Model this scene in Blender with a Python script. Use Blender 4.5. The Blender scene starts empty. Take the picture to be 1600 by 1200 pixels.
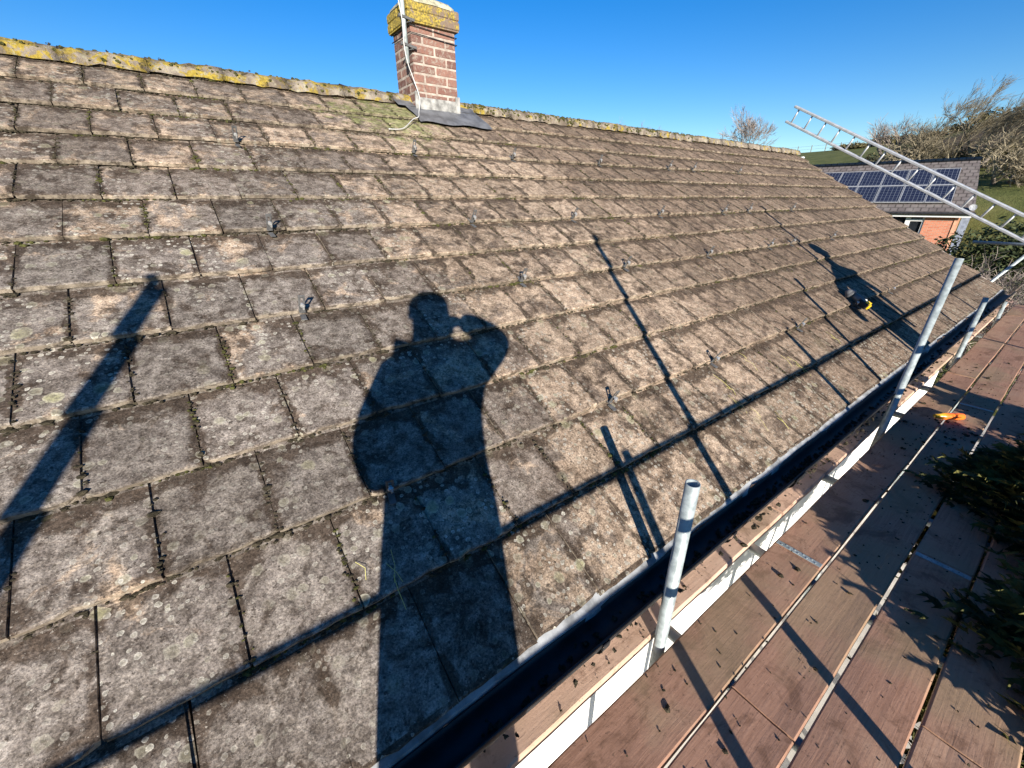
import bpy, math, random
from mathutils import Vector, Matrix, noise as mnoise
random.seed(7)
S = bpy.context.scene
COL = S.collection
R = math.radians

# ---------------------------------------------------------------- camera
CAM = Vector((-0.001, -0.694, 1.312))
right = Vector((0.80388, -0.59457, -0.00487)); down = Vector((-0.24661, -0.32493, -0.91301)); fwd = Vector((0.54126, 0.73530, -0.40784))
cd = bpy.data.cameras.new('camera'); cam = bpy.data.objects.new('camera', cd); COL.objects.link(cam)
M3 = Matrix((right, -down, -fwd)).transposed()
cam.matrix_world = Matrix.Translation(CAM) @ M3.to_4x4()
cd.sensor_width = 36; cd.lens = 36 * 644.9 / 1600; cd.clip_start = 0.02; cd.clip_end = 2000
S.camera = cam
# ---------------------------------------------------------------- sky and sun
LD = Vector((0.418, 0.871, -0.262)).normalized()          # direction the sunlight travels
W = bpy.data.worlds.new('World'); S.world = W; W.use_nodes = True
wn = W.node_tree; bg = wn.nodes['Background']
sky = wn.nodes.new('ShaderNodeTexSky'); sky.sky_type = 'NISHITA'; sky.sun_disc = False
sky.sun_elevation = math.asin(-LD.z); sky.sun_rotation = math.atan2(-LD.x, -LD.y)
sky.air_density = 1.0; sky.dust_density = 0.0; sky.ozone_density = 3.0; sky.altitude = 0
hs = wn.nodes.new('ShaderNodeHueSaturation'); hs.inputs['Saturation'].default_value = 1.40; hs.inputs['Hue'].default_value = .513
wn.links.new(sky.outputs[0], hs.inputs['Color']); wn.links.new(hs.outputs[0], bg.inputs[0]); bg.inputs[1].default_value = 0.078
sl = bpy.data.lights.new('sun', 'SUN'); sun = bpy.data.objects.new('sun', sl); COL.objects.link(sun)
sl.energy = 5.0; sl.angle = R(0.53); sl.color = (1.0, 0.93, 0.83)
sun.rotation_euler = LD.to_track_quat('-Z', 'Y').to_euler(); sun.location = (-4, -9, 6)
vs = S.view_settings; vs.view_transform = 'Standard'; vs.look = 'None'; vs.exposure = 1.12; vs.gamma = 1; vs.use_curve_mapping = False
S.render.engine = 'CYCLES'

# ---------------------------------------------------------------- mesh helpers
class MB:
    def __init__(s): s.v = []; s.f = []; s.m = []
    def add(s, vs, fs, mi=0):
        o = len(s.v); s.v += [tuple(x) for x in vs]; s.f += [tuple(i + o for i in f) for f in fs]; s.m += [mi] * len(fs); return s
    def box(s, c, d, M=None, mi=0):
        h = [x / 2 for x in d]; vs = [Vector((sx * h[0], sy * h[1], sz * h[2])) for sx in (-1, 1) for sy in (-1, 1) for sz in (-1, 1)]
        if M: vs = [M @ x for x in vs]
        vs = [x + Vector(c) for x in vs]
        return s.add(vs, [(0, 1, 3, 2), (4, 6, 7, 5), (0, 4, 5, 1), (2, 3, 7, 6), (0, 2, 6, 4), (1, 5, 7, 3)], mi)
    def bbox(s, c, d, b, M=None, mi=0):
        """box with chamfered edges"""
        hx, hy, hz = [x / 2 for x in d]; vs = []; idx = {}
        for sx in (-1, 1):
            for sy in (-1, 1):
                for sz in (-1, 1):
                    for a, p in enumerate(((hx, hy - b, hz - b), (hx - b, hy, hz - b), (hx - b, hy - b, hz))):
                        idx[(sx, sy, sz, a)] = len(vs); vs.append(Vector((sx * p[0], sy * p[1], sz * p[2])))
        fs = []
        I = lambda x, y, z, a: idx[(x, y, z, a)]
        for q in (-1, 1):
            fs.append((I(q, -1, -1, 0), I(q, 1, -1, 0), I(q, 1, 1, 0), I(q, -1, 1, 0)))
            fs.append((I(-1, q, -1, 1), I(1, q, -1, 1), I(1, q, 1, 1), I(-1, q, 1, 1)))
            fs.append((I(-1, -1, q, 2), I(1, -1, q, 2), I(1, 1, q, 2), I(-1, 1, q, 2)))
            for r_ in (-1, 1):
                fs.append((I(q, r_, -1, 0), I(q, r_, 1, 0), I(q, r_, 1, 1), I(q, r_, -1, 1)))
                fs.append((I(q, -1, r_, 0), I(q, 1, r_, 0), I(q, 1, r_, 2), I(q, -1, r_, 2)))
                fs.append((I(-1, q, r_, 1), I(1, q, r_, 1), I(1, q, r_, 2), I(-1, q, r_, 2)))
                for t in (-1, 1): fs.append((I(q, r_, t, 0), I(q, r_, t, 1), I(q, r_, t, 2)))
        if M: vs = [M @ x for x in vs]
        return s.add([x + Vector(c) for x in vs], fs, mi)
    def tube(s, pts, r, n=10, cap=True, mi=0, hollow=None):
        pts = [Vector(p) for p in pts]; rs = r if isinstance(r, (list, tuple)) else [r] * len(pts)
        d0 = (pts[1] - pts[0]).normalized(); up = Vector((0, 0, 1)) if abs(d0.z) < .9 else Vector((1, 0, 0))
        a = d0.cross(up).normalized(); rings = []; vs = []
        for i, p in enumerate(pts):
            d = (pts[min(i + 1, len(pts) - 1)] - pts[max(i - 1, 0)]).normalized()
            a = (a - d * a.dot(d)).normalized(); b = d.cross(a)
            for j in range(n):
                t = 2 * math.pi * j / n; vs.append(p + (a * math.cos(t) + b * math.sin(t)) * rs[i])
        fs = []
        for i in range(len(pts) - 1):
            for j in range(n):
                k = (j + 1) % n; fs.append((i * n + j, i * n + k, (i + 1) * n + k, (i + 1) * n + j))
        e = (len(pts) - 1) * n
        if cap:
            fs.append(tuple(range(n - 1, -1, -1)))
            if not hollow: fs.append(tuple(range(e, e + n)))
        if hollow:            # open upper end with a visible bore
            o = len(vs); d = (pts[-1] - pts[-2]).normalized()
            for q in (Vector((0, 0, 0)), -d * .12):
                for j in range(n): vs.append(pts[-1] + (vs[e + j] - pts[-1]) * hollow + q)
            for j in range(n):
                k = (j + 1) % n; fs.append((e + j, e + k, o + k, o + j)); fs.append((o + j, o + k, o + n + k, o + n + j))
            fs.append(tuple(o + n + j for j in range(n)))
        return s.add(vs, fs, mi)
    def lathe(s, prof, org, axis, n=16, mi=0):
        ax = Vector(axis).normalized(); up = Vector((0, 0, 1)) if abs(ax.z) < .9 else Vector((1, 0, 0))
        a = ax.cross(up).normalized(); b = ax.cross(a); vs = []; fs = []
        for (h, r) in prof:
            for j in range(n):
                t = 2 * math.pi * j / n; vs.append(Vector(org) + ax * h + (a * math.cos(t) + b * math.sin(t)) * r)
        for i in range(len(prof) - 1):
            for j in range(n):
                k = (j + 1) % n; fs.append((i * n + j, i * n + k, (i + 1) * n + k, (i + 1) * n + j))
        fs.append(tuple(range(n))); fs.append(tuple((len(prof) - 1) * n + j for j in range(n)))
        return s.add(vs, fs, mi)
    def mesh(s, name, mats, smooth=False):
        m = bpy.data.meshes.new(name); m.from_pydata(s.v, [], s.f); 
        for x in (mats if isinstance(mats, (list, tuple)) else [mats]): m.materials.append(x)
        if any(s.m): m.polygons.foreach_set('material_index', s.m)
        if smooth: m.polygons.foreach_set('use_smooth', [True] * len(m.polygons))
        m.update(); return m
    def build(s, name, mats, parent=None, smooth=False):
        o = bpy.data.objects.new(name, s.mesh(name, mats, smooth)); COL.objects.link(o)
        if parent: attach(o, parent)
        return o
INV = {}
def attach(o, parent):
    o.parent = parent
    if parent.name in INV: o.matrix_parent_inverse = INV[parent.name]
def tag(o, label, cat, group=None):
    o['label'] = label; o['category'] = cat
    if group: o['group'] = group
    return o
def thing(name, loc, label, cat, group=None):
    o = bpy.data.objects.new(name, None); COL.objects.link(o); o.location = loc; o.empty_display_size = .1
    INV[o.name] = Matrix.Translation(-Vector(loc)); return tag(o, label, cat, group)
def struct(o, kind='structure'): o['kind'] = kind; return o

# ---------------------------------------------------------------- material helpers
class NT:
    def __init__(s, name, rough=.85, spec=.3):
        s.m = bpy.data.materials.new(name); s.m.use_nodes = True; s.t = s.m.node_tree; s.b = s.t.nodes['Principled BSDF']
        s.b.inputs['Roughness'].default_value = rough; s.b.inputs['Specular IOR Level'].default_value = spec; s._p = None
    def n(s, ty, ins=None, **at):
        x = s.t.nodes.new('ShaderNode' + ty)
        for k, v in at.items(): setattr(x, k, v)
        for k, v in (ins or {}).items(): s.set(x.inputs[k], v)
        return x
    def set(s, inp, v):
        if isinstance(v, bpy.types.NodeSocket): s.t.links.new(v, inp)
        elif isinstance(v, (tuple, list)) and inp.type == 'RGBA': inp.default_value = (*v[:3], 1)
        else: inp.default_value = v
    def math(s, op, a, b=0.0, c=0.0, clamp=False):
        x = s.n('Math', {0: a, 1: b, 2: c}, operation=op); x.use_clamp = clamp; return x.outputs[0]
    def pos(s):
        if not s._p: s._p = s.n('NewGeometry').outputs['Position']
        return s._p
    def mapv(s, v, scale=(1, 1, 1), rot=(0, 0, 0), loc=(0, 0, 0)):
        return s.n('Mapping', {'Vector': v, 'Scale': scale, 'Rotation': rot, 'Location': loc}).outputs[0]
    def noise(s, v, scale, detail=4, rough=.55, dist=0, col=False):
        x = s.n('TexNoise', {'Vector': v, 'Scale': scale, 'Detail': detail, 'Roughness': rough, 'Distortion': dist}); return x.outputs[1 if col else 0]
    def ramp(s, f, a, b, lo=0.0, hi=1.0):
        return s.n('MapRange', {0: f, 1: a, 2: b, 3: lo, 4: hi}, interpolation_type='SMOOTHSTEP').outputs[0]
    def mix(s, f, a, b, mode='MIX'):
        x = s.n('Mix', data_type='RGBA', blend_type=mode); s.set(x.inputs[0], f); s.set(x.inputs[6], a); s.set(x.inputs[7], b); return x.outputs[2]
    def sep(s, v): return s.n('SeparateXYZ', {0: v}).outputs
    def comb(s, x, y, z=0.0): return s.n('CombineXYZ', {0: x, 1: y, 2: z}).outputs[0]
    def bump(s, h, dist=.005, strength=1.0):
        x = s.n('Bump', {'Height': h, 'Distance': dist, 'Strength': strength}); s.t.links.new(x.outputs[0], s.b.inputs['Normal']); return x
    def out(s, col, rough=None):
        s.set(s.b.inputs['Base Color'], col)
        if rough is not None: s.set(s.b.inputs['Roughness'], rough)
        return s.m
def simple(name, col, rough=.7, spec=.4, metal=0, var=.25, scale=8, bump=0, stretch=(1, 1, 1)):
    n = NT(name, rough, spec); n.b.inputs['Metallic'].default_value = metal
    v = n.mapv(n.pos(), stretch); f = n.noise(v, scale, 5, .6)
    a = tuple(c * (1 - var) for c in col); b = tuple(min(1, c * (1 + var)) for c in col)
    if bump: n.bump(n.noise(v, scale * 6, 5, .7), bump)
    return n.out(n.mix(n.ramp(f, .3, .7), a, b))

TW, G, PITCH = 0.30, 0.33643, R(30)
cP, sP = math.cos(PITCH), math.sin(PITCH)
def RF(x, v, n=0.0): return Vector((x, v * cP - n * sP, v * sP + n * cP))     # roof coordinates -> world, v from the eaves line
def RK(u, k, n=0.0): return RF(u * TW, (k + 2) * G, n)

def spots(n, rc2, scale, keep, rmin, rmax, dist_amt=.25):
    """round lichen colonies: returns mask, ring position, random"""
    w = n.noise(rc2, scale * 2.2, 2, .6, col=True)
    v = n.n('VectorMath', {0: rc2, 1: w}, operation='MULTIPLY_ADD')
    v.inputs[1].default_value = (0, 0, 0)
    vv = n.n('VectorMath', {0: w, 1: (dist_amt / scale,) * 3, 2: rc2}, operation='MULTIPLY_ADD').outputs[0]
    vo = n.n('TexVoronoi', {'Vector': vv, 'Scale': scale, 'Randomness': 1.0}, voronoi_dimensions='2D')
    c = n.sep(vo.outputs['Color'])
    rad = n.math('MULTIPLY_ADD', c[0], rmax - rmin, rmin)
    rel = n.math('DIVIDE', vo.outputs['Distance'], rad)
    m = n.ramp(rel, 1.0, .85); g = n.math('LESS_THAN', c[1], keep)
    return n.math('MULTIPLY', m, g), rel, c[2]

def tile_material(name, edge=False):
    n = NT(name, .95, .15)
    rc = n.mapv(n.pos(), rot=(-PITCH, 0, 0))
    x, v, h = n.sep(rc)
    rc2 = rc
    row = n.math('FLOOR', n.math('DIVIDE', n.math('ADD', v, .012), G))
    uu = n.math('SUBTRACT', n.math('DIVIDE', x, TW), n.math('MULTIPLY', n.math('FLOORED_MODULO', row, 2), .5))
    col = n.math('FLOOR', uu)
    wn_ = n.n('TexWhiteNoise', {'Vector': n.comb(col, row, 3.3)}, noise_dimensions='3D'); rnd = wn_.outputs[0]; rc_ = n.sep(wn_.outputs[1])
    fu = n.math('ABSOLUTE', n.math('SUBTRACT', n.math('FRACT', uu), .5))        # .5 at joints
    fv = n.math('FRACT', n.math('DIVIDE', n.math('ADD', v, .012), G))           # 0 at butt, 1 under the next course
    off = n.mapv(rc, loc=(0, 0, 0)); tv = n.n('VectorMath', {0: rc2, 1: n.n('VectorMath', {0: wn_.outputs[1], 1: (.05, .05, 0)}, operation='MULTIPLY').outputs[0]}, operation='ADD').outputs[0]
    big = n.noise(rc2, 1.1, 3, .5); med = n.noise(tv, 5.0, 7, .66, .5); med2 = n.noise(rc2, 14, 6, .65, .6)
    streak = n.noise(n.mapv(rc2, (14, 4.0, 1)), 2.0, 5, .6, .3)
    fine = n.noise(rc2, 150, 3, .7); fine2 = n.noise(rc2, 55, 4, .7)
    # weathered grey, worn pinkish tan, grubby brown
    grime = n.noise(rc2, 24, 7, .72, .4)
    grey = n.mix(n.ramp(med2, .3, .7), (.20, .18, .165), (.36, .335, .305))
    tan = n.mix(n.ramp(med2, .3, .75), (.39, .305, .23), (.66, .55, .43))
    brown = n.mix(n.ramp(streak, .3, .7), (.155, .112, .083), (.33, .255, .19))
    fx = n.ramp(x, .4, 1.8)                                     # the left end is greyer
    fb = n.ramp(n.math('ADD', x, n.math('MULTIPLY', n.math('SUBTRACT', big, .5), 3.0)), 2.0, 4.2)
    fvu = n.ramp(v, 2.0, 3.6, 0.0, .5)                         # pinker towards the ridge
    warm = n.math('MAXIMUM', fx, fvu)
    t = n.math('ADD', n.math('ADD', med, n.math('MULTIPLY', n.math('SUBTRACT', rnd, .5), .15)), n.math('MULTIPLY', warm, .20))
    t = n.math('SUBTRACT', t, n.math('MULTIPLY', fb, .07))
    c = n.mix(n.ramp(t, .56, .66), n.mix(n.math('MULTIPLY', warm, .75), grey, brown), tan)
    c = n.mix(n.math('MULTIPLY', fb, n.ramp(streak, .35, .6, .35, .95)), c, brown)
    # dark algae / dirt, thicker along the joints and butts
    je = n.ramp(n.math('ADD', fu, n.math('MULTIPLY', n.math('SUBTRACT', med2, .5), .16)), .40, .5); be = n.ramp(fv, .72, 1.0)
    dm = n.math('ADD', n.noise(rc2, 9, 7, .68, .5), n.math('ADD', n.math('MULTIPLY', n.math('MULTIPLY', je, n.ramp(n.noise(rc2, 5, 4, .6), .40, .60, .15, 1)), .34), n.math('MULTIPLY', be, .20)))
    dm = n.math('ADD', dm, n.math('MULTIPLY', rc_[1], .07))
    c = n.mix(n.ramp(dm, .53, .69, 0, .88), c, (.080, .060, .045))
    c = n.mix(1.0, c, n.mix(n.ramp(grime, .32, .66), (.48, .46, .44), (1.22, 1.22, 1.22)), 'MULTIPLY')
    # mineral grain
    c = n.mix(1.0, c, n.mix(n.ramp(fine, .3, .7), (.50, .50, .50), (1.38, 1.38, 1.38)), 'MULTIPLY')
    c = n.mix(n.ramp(fine2, .58, .65, 0, .85), c, (.06, .05, .042)); c = n.mix(n.ramp(n.noise(rc2, 95, 3, .8), .62, .68, 0, .5), c, (.62, .60, .55)); c = n.mix(n.math('MULTIPLY', n.ramp(n.noise(rc2, 34, 5, .8, .8), .60, .66), n.ramp(n.noise(rc2, 4, 3), .45, .6, .2, .9)), c, (.055, .045, .035))
    # green film near the stack
    dx = n.math('ABSOLUTE', n.math('SUBTRACT', x, 1.75)); dv = n.math('ABSOLUTE', n.math('SUBTRACT', v, 4.05))
    gm = n.math('SUBTRACT', 1.0, n.math('ADD', n.math('MULTIPLY', dx, 1.1), n.math('MULTIPLY', dv, 1.15)))
    gm = n.math('ADD', gm, n.math('MULTIPLY', n.math('SUBTRACT', n.noise(rc2, 9, 7, .75), .5), 3.4))
    c = n.mix(n.ramp(gm, .25, .8, 0, .8), c, n.mix(n.ramp(grime, .4, .6), (.17, .19, .07), (.36, .39, .18)))
    ol = n.noise(rc2, 3.2, 6, .7, .5)
    c = n.mix(n.math('MULTIPLY', n.ramp(ol, .62, .74, 0, .55), n.ramp(be, 0.0, 1.0, .45, 1)), c, (.12, .125, .045))
    # lichen
    dens = n.noise(rc2, 1.7, 3, .6)
    near = n.ramp(n.math('ADD', x, n.math('MULTIPLY', v, .55)), 4.2, 1.0, .25, 1)
    eav = n.ramp(v, .55, .15)
    gate = n.math('MAXIMUM', n.math('MULTIPLY', n.ramp(dens, .36, .55), near), n.math('MULTIPLY', eav, n.ramp(dens, .38, .5)))
    gate = n.math('MULTIPLY', gate, n.ramp(rc_[0], .0, .5, .4, 1.0))
    for (sc, keep, a, b, c1, c2) in ((17, .30, .14, .36, (.38, .38, .29), (.60, .60, .50)), (38, .40, .14, .38, (.52, .52, .46), (.78, .78, .71)), (9, .10, .16, .30, (.42, .42, .26), (.58, .57, .42))):
        m, rel, rr = spots(n, rc2, sc, keep, a, b, .35)
        lc = n.mix(n.ramp(rel, .45, .85), c1, c2)
        lc = n.mix(n.ramp(n.noise(rc2, 90, 3, .7), .42, .62, 0, .65), lc, (.16, .15, .12))
        c = n.mix(n.math('MULTIPLY', n.math('MULTIPLY', m, gate), n.ramp(rr, 0, 1, .45, .95)), c, lc)
    if edge:
        ce = n.mix(n.ramp(med2, .35, .65), (.27, .235, .19), (.52, .47, .39))
        ce = n.mix(n.ramp(n.noise(rc2, 20, 6, .7), .46, .60, 0, .9), ce, (.06, .05, .04))
        c = n.mix(.7, c, ce)
    c = n.mix(1.0, c, n.mix(rc_[2], (.60, .56, .52), (.84, .78, .725)), 'MULTIPLY')
    hgt = n.math('ADD', n.math('MULTIPLY', fine, .5), n.math('ADD', n.math('MULTIPLY', fine2, .6), n.math('MULTIPLY', med2, 1.2)))
    n.bump(hgt, .004, .9)
    return n.out(c)
M_TILE = tile_material('weathered_concrete_tile'); M_EDGE = tile_material('tile_butt', True)

M_DECK = simple('roofing_felt', (.03, .028, .026))
M_MOSSD = simple('dark_moss', (.045, .038, .025), .95, .1, var=.5, scale=60, bump=.004)
M_MOSSG = simple('green_moss', (.065, .065, .022), .95, .1, var=.5, scale=60, bump=.004)
def ridge_mat():
    n = NT('lichen_ridge', .95, .15); p = n.pos()
    c = n.mix(n.ramp(n.noise(p, 12, 5), .35, .65), (.27, .23, .20), (.45, .40, .34))
    x = n.sep(p)[0]
    a = n.math('ADD', n.noise(p, 9, 7, .7, .6), n.math('MULTIPLY', n.noise(p, 1.3, 2), .35))
    fade = n.ramp(x, 1.8, 4.0, 0, .075)
    yel = n.mix(n.ramp(n.noise(p, 45, 6, .7), .35, .65), (.36, .27, .05), (.60, .47, .09))
    c = n.mix(n.ramp(n.math('SUBTRACT', a, fade), .64, .70), c, yel)
    c = n.mix(n.ramp(n.noise(p, 22, 6, .7), .54, .62, 0, .9), c, (.50, .48, .36))
    c = n.mix(n.ramp(n.noise(n.mapv(p, loc=(3, 1, 2)), 14, 7, .7, .5), .57, .66, 0, .95), c, (.06, .055, .025))
    c = n.mix(n.ramp(n.noise(p, 5, 6, .7), .45, .6, 0, .6), c, (.13, .10, .075)); c = n.mix(1.0, c, (.66, .63, .58), 'MULTIPLY')
    n.bump(n.noise(p, 50, 6, .75), .014); return n.out(c)
M_RIDGE = ridge_mat()
def brick_mat(name, lich=False):
    n = NT(name, .9, .2); p = n.pos(); oi = n.n('ObjectInfo').outputs['Random']
    c = n.mix(oi, (.14, .065, .052), (.28, .14, .105)); 
    c = n.mix(n.ramp(n.noise(p, 35, 6, .7), .4, .65, 0, .7), c, (.20, .12, .10))
    c = n.mix(n.ramp(n.noise(p, 25, 6, .75, .5), .50, .64, 0, .75), c, (.33, .29, .24)); c = n.mix(n.ramp(n.noise(p, 14, 6, .75, .5), .55, .68, 0, .7), c, (.12, .085, .07))
    if lich:
        c = n.mix(.55, c, (.20, .17, .12))
        x = n.sep(p)[0]
        a = n.math('SUBTRACT', n.noise(p, 11, 6, .7, .6), n.ramp(x, 2.1, 2.6, -.12, .06))
        c = n.mix(n.ramp(a, .47, .56), c, n.mix(n.ramp(n.noise(p, 60, 4), .35, .65), (.15, .12, .045), (.46, .33, .06)))
    c = n.mix(1.0, c, (.86, .88, .88), 'MULTIPLY'); n.bump(n.noise(p, 90, 6, .75), .006); return n.out(c)
M_BRICK = brick_mat('red_brick'); M_BRICKL = brick_mat('lichened_brick', True)
M_MORTAR = simple('mortar', (.34, .285, .24), .95, .1, var=.25, scale=20, bump=.004)
M_FLAUNCH = simple('flaunching_mortar', (.36, .34, .24), .95, .1, var=.4, scale=18, bump=.006)
M_LEAD = simple('lead_sheet', (.11, .112, .118), .55, .5, var=.35, scale=9)
M_LEADP = simple('pale_lead_upstand', (.24, .235, .22), .7, .3, var=.5, scale=14)
def galv():
    n = NT('galvanised_steel', .42, .5); p = n.pos(); n.b.inputs['Metallic'].default_value = .2
    f = n.noise(p, 26, 5, .65)
    c = n.mix(n.ramp(f, .35, .65), (.24, .275, .275), (.36, .405, .405))
    c = n.mix(n.ramp(n.noise(n.mapv(p, (1, 1, .35)), 38, 6, .7), .60, .72, 0, .55), c, (.26, .25, .22))
    return n.out(c, n.ramp(f, .3, .7, .38, .6))
M_GALV = galv()
M_ALU = simple('dull_aluminium', (.44, .45, .46), .45, .5, .35, var=.15, scale=12)
M_HOOK = simple('bracket_steel', (.085, .085, .085), .7, .25, .0, var=.3, scale=40)
M_BOLT = simple('bright_bolt', (.5, .5, .49), .3, .5, .6, var=.05)
def wood(name, c1, c2, c3):
    n = NT(name, .9, .2); p = n.pos(); oi = n.n('ObjectInfo').outputs['Random']
    pv = n.n('VectorMath', {0: p, 1: n.comb(n.math('MULTIPLY', oi, 7.0), n.math('MULTIPLY', oi, 3.0), 0.0)}, operation='ADD').outputs[0]
    g = n.noise(n.mapv(pv, (2.2, 42, 20)), 2.2, 7, .65, .7); b = n.noise(pv, 2.3, 5, .6)
    c = n.mix(n.ramp(g, .15, .85), c1, c2)
    c = n.mix(n.ramp(n.math('ADD', b, n.math('MULTIPLY', n.math('SUBTRACT', oi, .5), .4)), .42, .60), c, n.mix(g, c3, c1))
    c = n.mix(n.ramp(n.noise(n.mapv(pv, (6, 20, 10)), 3, 7, .75, 1.2), .60, .70, 0, .75), c, (.06, .04, .03))
    c = n.mix(n.ramp(n.noise(pv, 60, 3, .7), .62, .7, 0, .5), c, (.05, .04, .03))
    dirt = n.noise(pv, 5, 7, .72, .8); c = n.mix(n.ramp(dirt, .50, .66, 0, .7), c, (.15, .085, .055)); c = n.mix(n.ramp(n.noise(pv, 1.6, 4), .5, .65, 0, .55), c, (.30, .24, .15)); c = n.mix(1.0, c, (.96, .89, .85), 'MULTIPLY')
    n.bump(n.math('ADD', n.math('MULTIPLY', g, .6), n.math('MULTIPLY', n.noise(pv, 70, 4, .7), .4)), .0018); return n.out(c)
M_WOOD = wood('weathered_scaffold_board', (.27, .155, .105), (.42, .26, .185), (.50, .35, .25))
M_WOODP = wood('pale_scaffold_board', (.55, .38, .28), (.72, .55, .42), (.62, .46, .35))
M_GUT = simple('black_plastic_gutter', (.016, .016, .017), .55, .4, var=.5, scale=10)
M_WHITE = simple('white_render', (.78, .77, .74), .9, .2, var=.05, scale=3, bump=.003)
M_UPVC = simple('white_plastic', (.62, .62, .61), .4, .5, var=.03)
M_STRIP = simple('grey_eaves_strip', (.25, .26, .27), .7, .3, var=.4, scale=16)
M_CONC = simple('pale_concrete', (.50, .47, .42), .95, .2, var=.2, scale=3)
M_CABLE = simple('white_cable', (.50, .49, .47), .5, .4, var=.1)
M_BLACK = simple('black_rubber', (.015, .015, .016), .6, .4)
M_YEL = simple('yellow_plastic', (.75, .48, .01), .4, .5, var=.1)
M_DGREY = simple('grey_tool_housing', (.12, .12, .12), .45, .5, var=.3)
def orange_mat():
    n = NT('orange_plastic', .3, .5); x = n.sep(n.pos())[1]
    return n.out(n.mix(n.ramp(x, -.43, -.38), (.85, .16, .02), (.85, .45, .03)))
M_ORANGE = orange_mat()
M_CLAY = simple('terracotta', (.33, .13, .07), .9, .2)

# ================================================================ ground
def ground_h(x, y):
    pts = [(-400, -2.9), (13, -2.9), (22, -2.7), (31, -1.9), (39, -.6), (42, 1.3), (60, 4.2), (80, 7.4), (97, 9.75), (104, 10.0), (140, 8.0), (900, -10)]
    d = x - .12 * (y - 20)
    h = pts[-1][1]
    for (a, b), (c_, e) in zip(pts, pts[1:]):
        if a <= d <= c_: h = b + (e - b) * (d - a) / (c_ - a); break
    if d > 42: h += (.20 if y < 20 else .02) * (20 - max(-10, min(y, 60))) * min(1, (d - 42) / 50)
    if d > 20: h += .5 * mnoise.noise(Vector((x * .05, y * .05, 0)))
    return h
def build_ground():
    mb = MB(); xs = [-300, -150, -80, -40, -20, -10] + [i * 2 for i in range(-3, 62)] + [130, 145, 170, 210, 300, 450, 800]; ys = [-500, -300, -180, -110, -70] + [i * 2.5 for i in range(-20, 41)] + [115, 140, 190, 280, 450, 600]
    vs = [(x, y, ground_h(x, y)) for x in xs for y in ys]; ny = len(ys)
    fs = [(i * ny + j, (i + 1) * ny + j, (i + 1) * ny + j + 1, i * ny + j + 1) for i in range(len(xs) - 1) for j in range(ny - 1)]
    mb.add(vs, fs)
    n = NT('grass_ground', .95, .1); p = n.pos()
    c = n.mix(n.ramp(n.noise(p, .5, 6, .65), .35, .65), (.095, .11, .035), (.15, .155, .055))
    c = n.mix(n.ramp(n.noise(p, 3, 6, .7), .5, .7, 0, .5), c, (.22, .21, .08)); sy = n.sep(p); hb = n.math('ADD', n.ramp(sy[1], 26, 8, 0, .35), n.noise(p, .12, 6, .7)); c = n.mix(n.math('MULTIPLY', n.ramp(hb, .62, .80), n.ramp(sy[0], 46, 60)), c, (.12, .085, .05)); n.bump(n.noise(p, 8, 6, .75), .08)
    n.out(c)
    struct(mb.build('ground', n.m, smooth=True))
    mb = MB(); mb.box((4.5, -.9, -2.88), (17, 3.2, .05)); struct(mb.build('patio', M_CONC))
build_ground()

# ================================================================ the house with the big roof
house = thing('bungalow', (4, 3, -2.9), 'brown concrete tiled roof of a bungalow filling the foreground, with chimney and black gutter', 'house')
KR = 11.46                                               # ridge apex in courses
X0 = -2.7
def verge_x(k): return 10.27 + .70 * (k + 2) / 13.4
roof = MB()
def sheet(mb, k0, k1, n, back=False):
    a, b = RK(X0 / TW, k0, n), RK(X0 / TW, k1, n); c_, d = RK(verge_x(k1) / TW, k1, n), RK(verge_x(k0) / TW, k0, n)
    mb.add([a, b, c_, d], [(0, 3, 2, 1)])
sheet(roof, -2.0, KR, -.062)
roof = roof.build('roof', M_DECK, house)
YR = RK(0, KR).y; ZR = RK(0, KR).z
bk = MB(); bk.add([(X0, YR, ZR - .03), (11, YR, ZR - .03), (11, 2 * YR, -.03), (X0, 2 * YR, -.03)], [(0, 1, 2, 3)]); bk.build('roof_rear', M_TILE, house)
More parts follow.
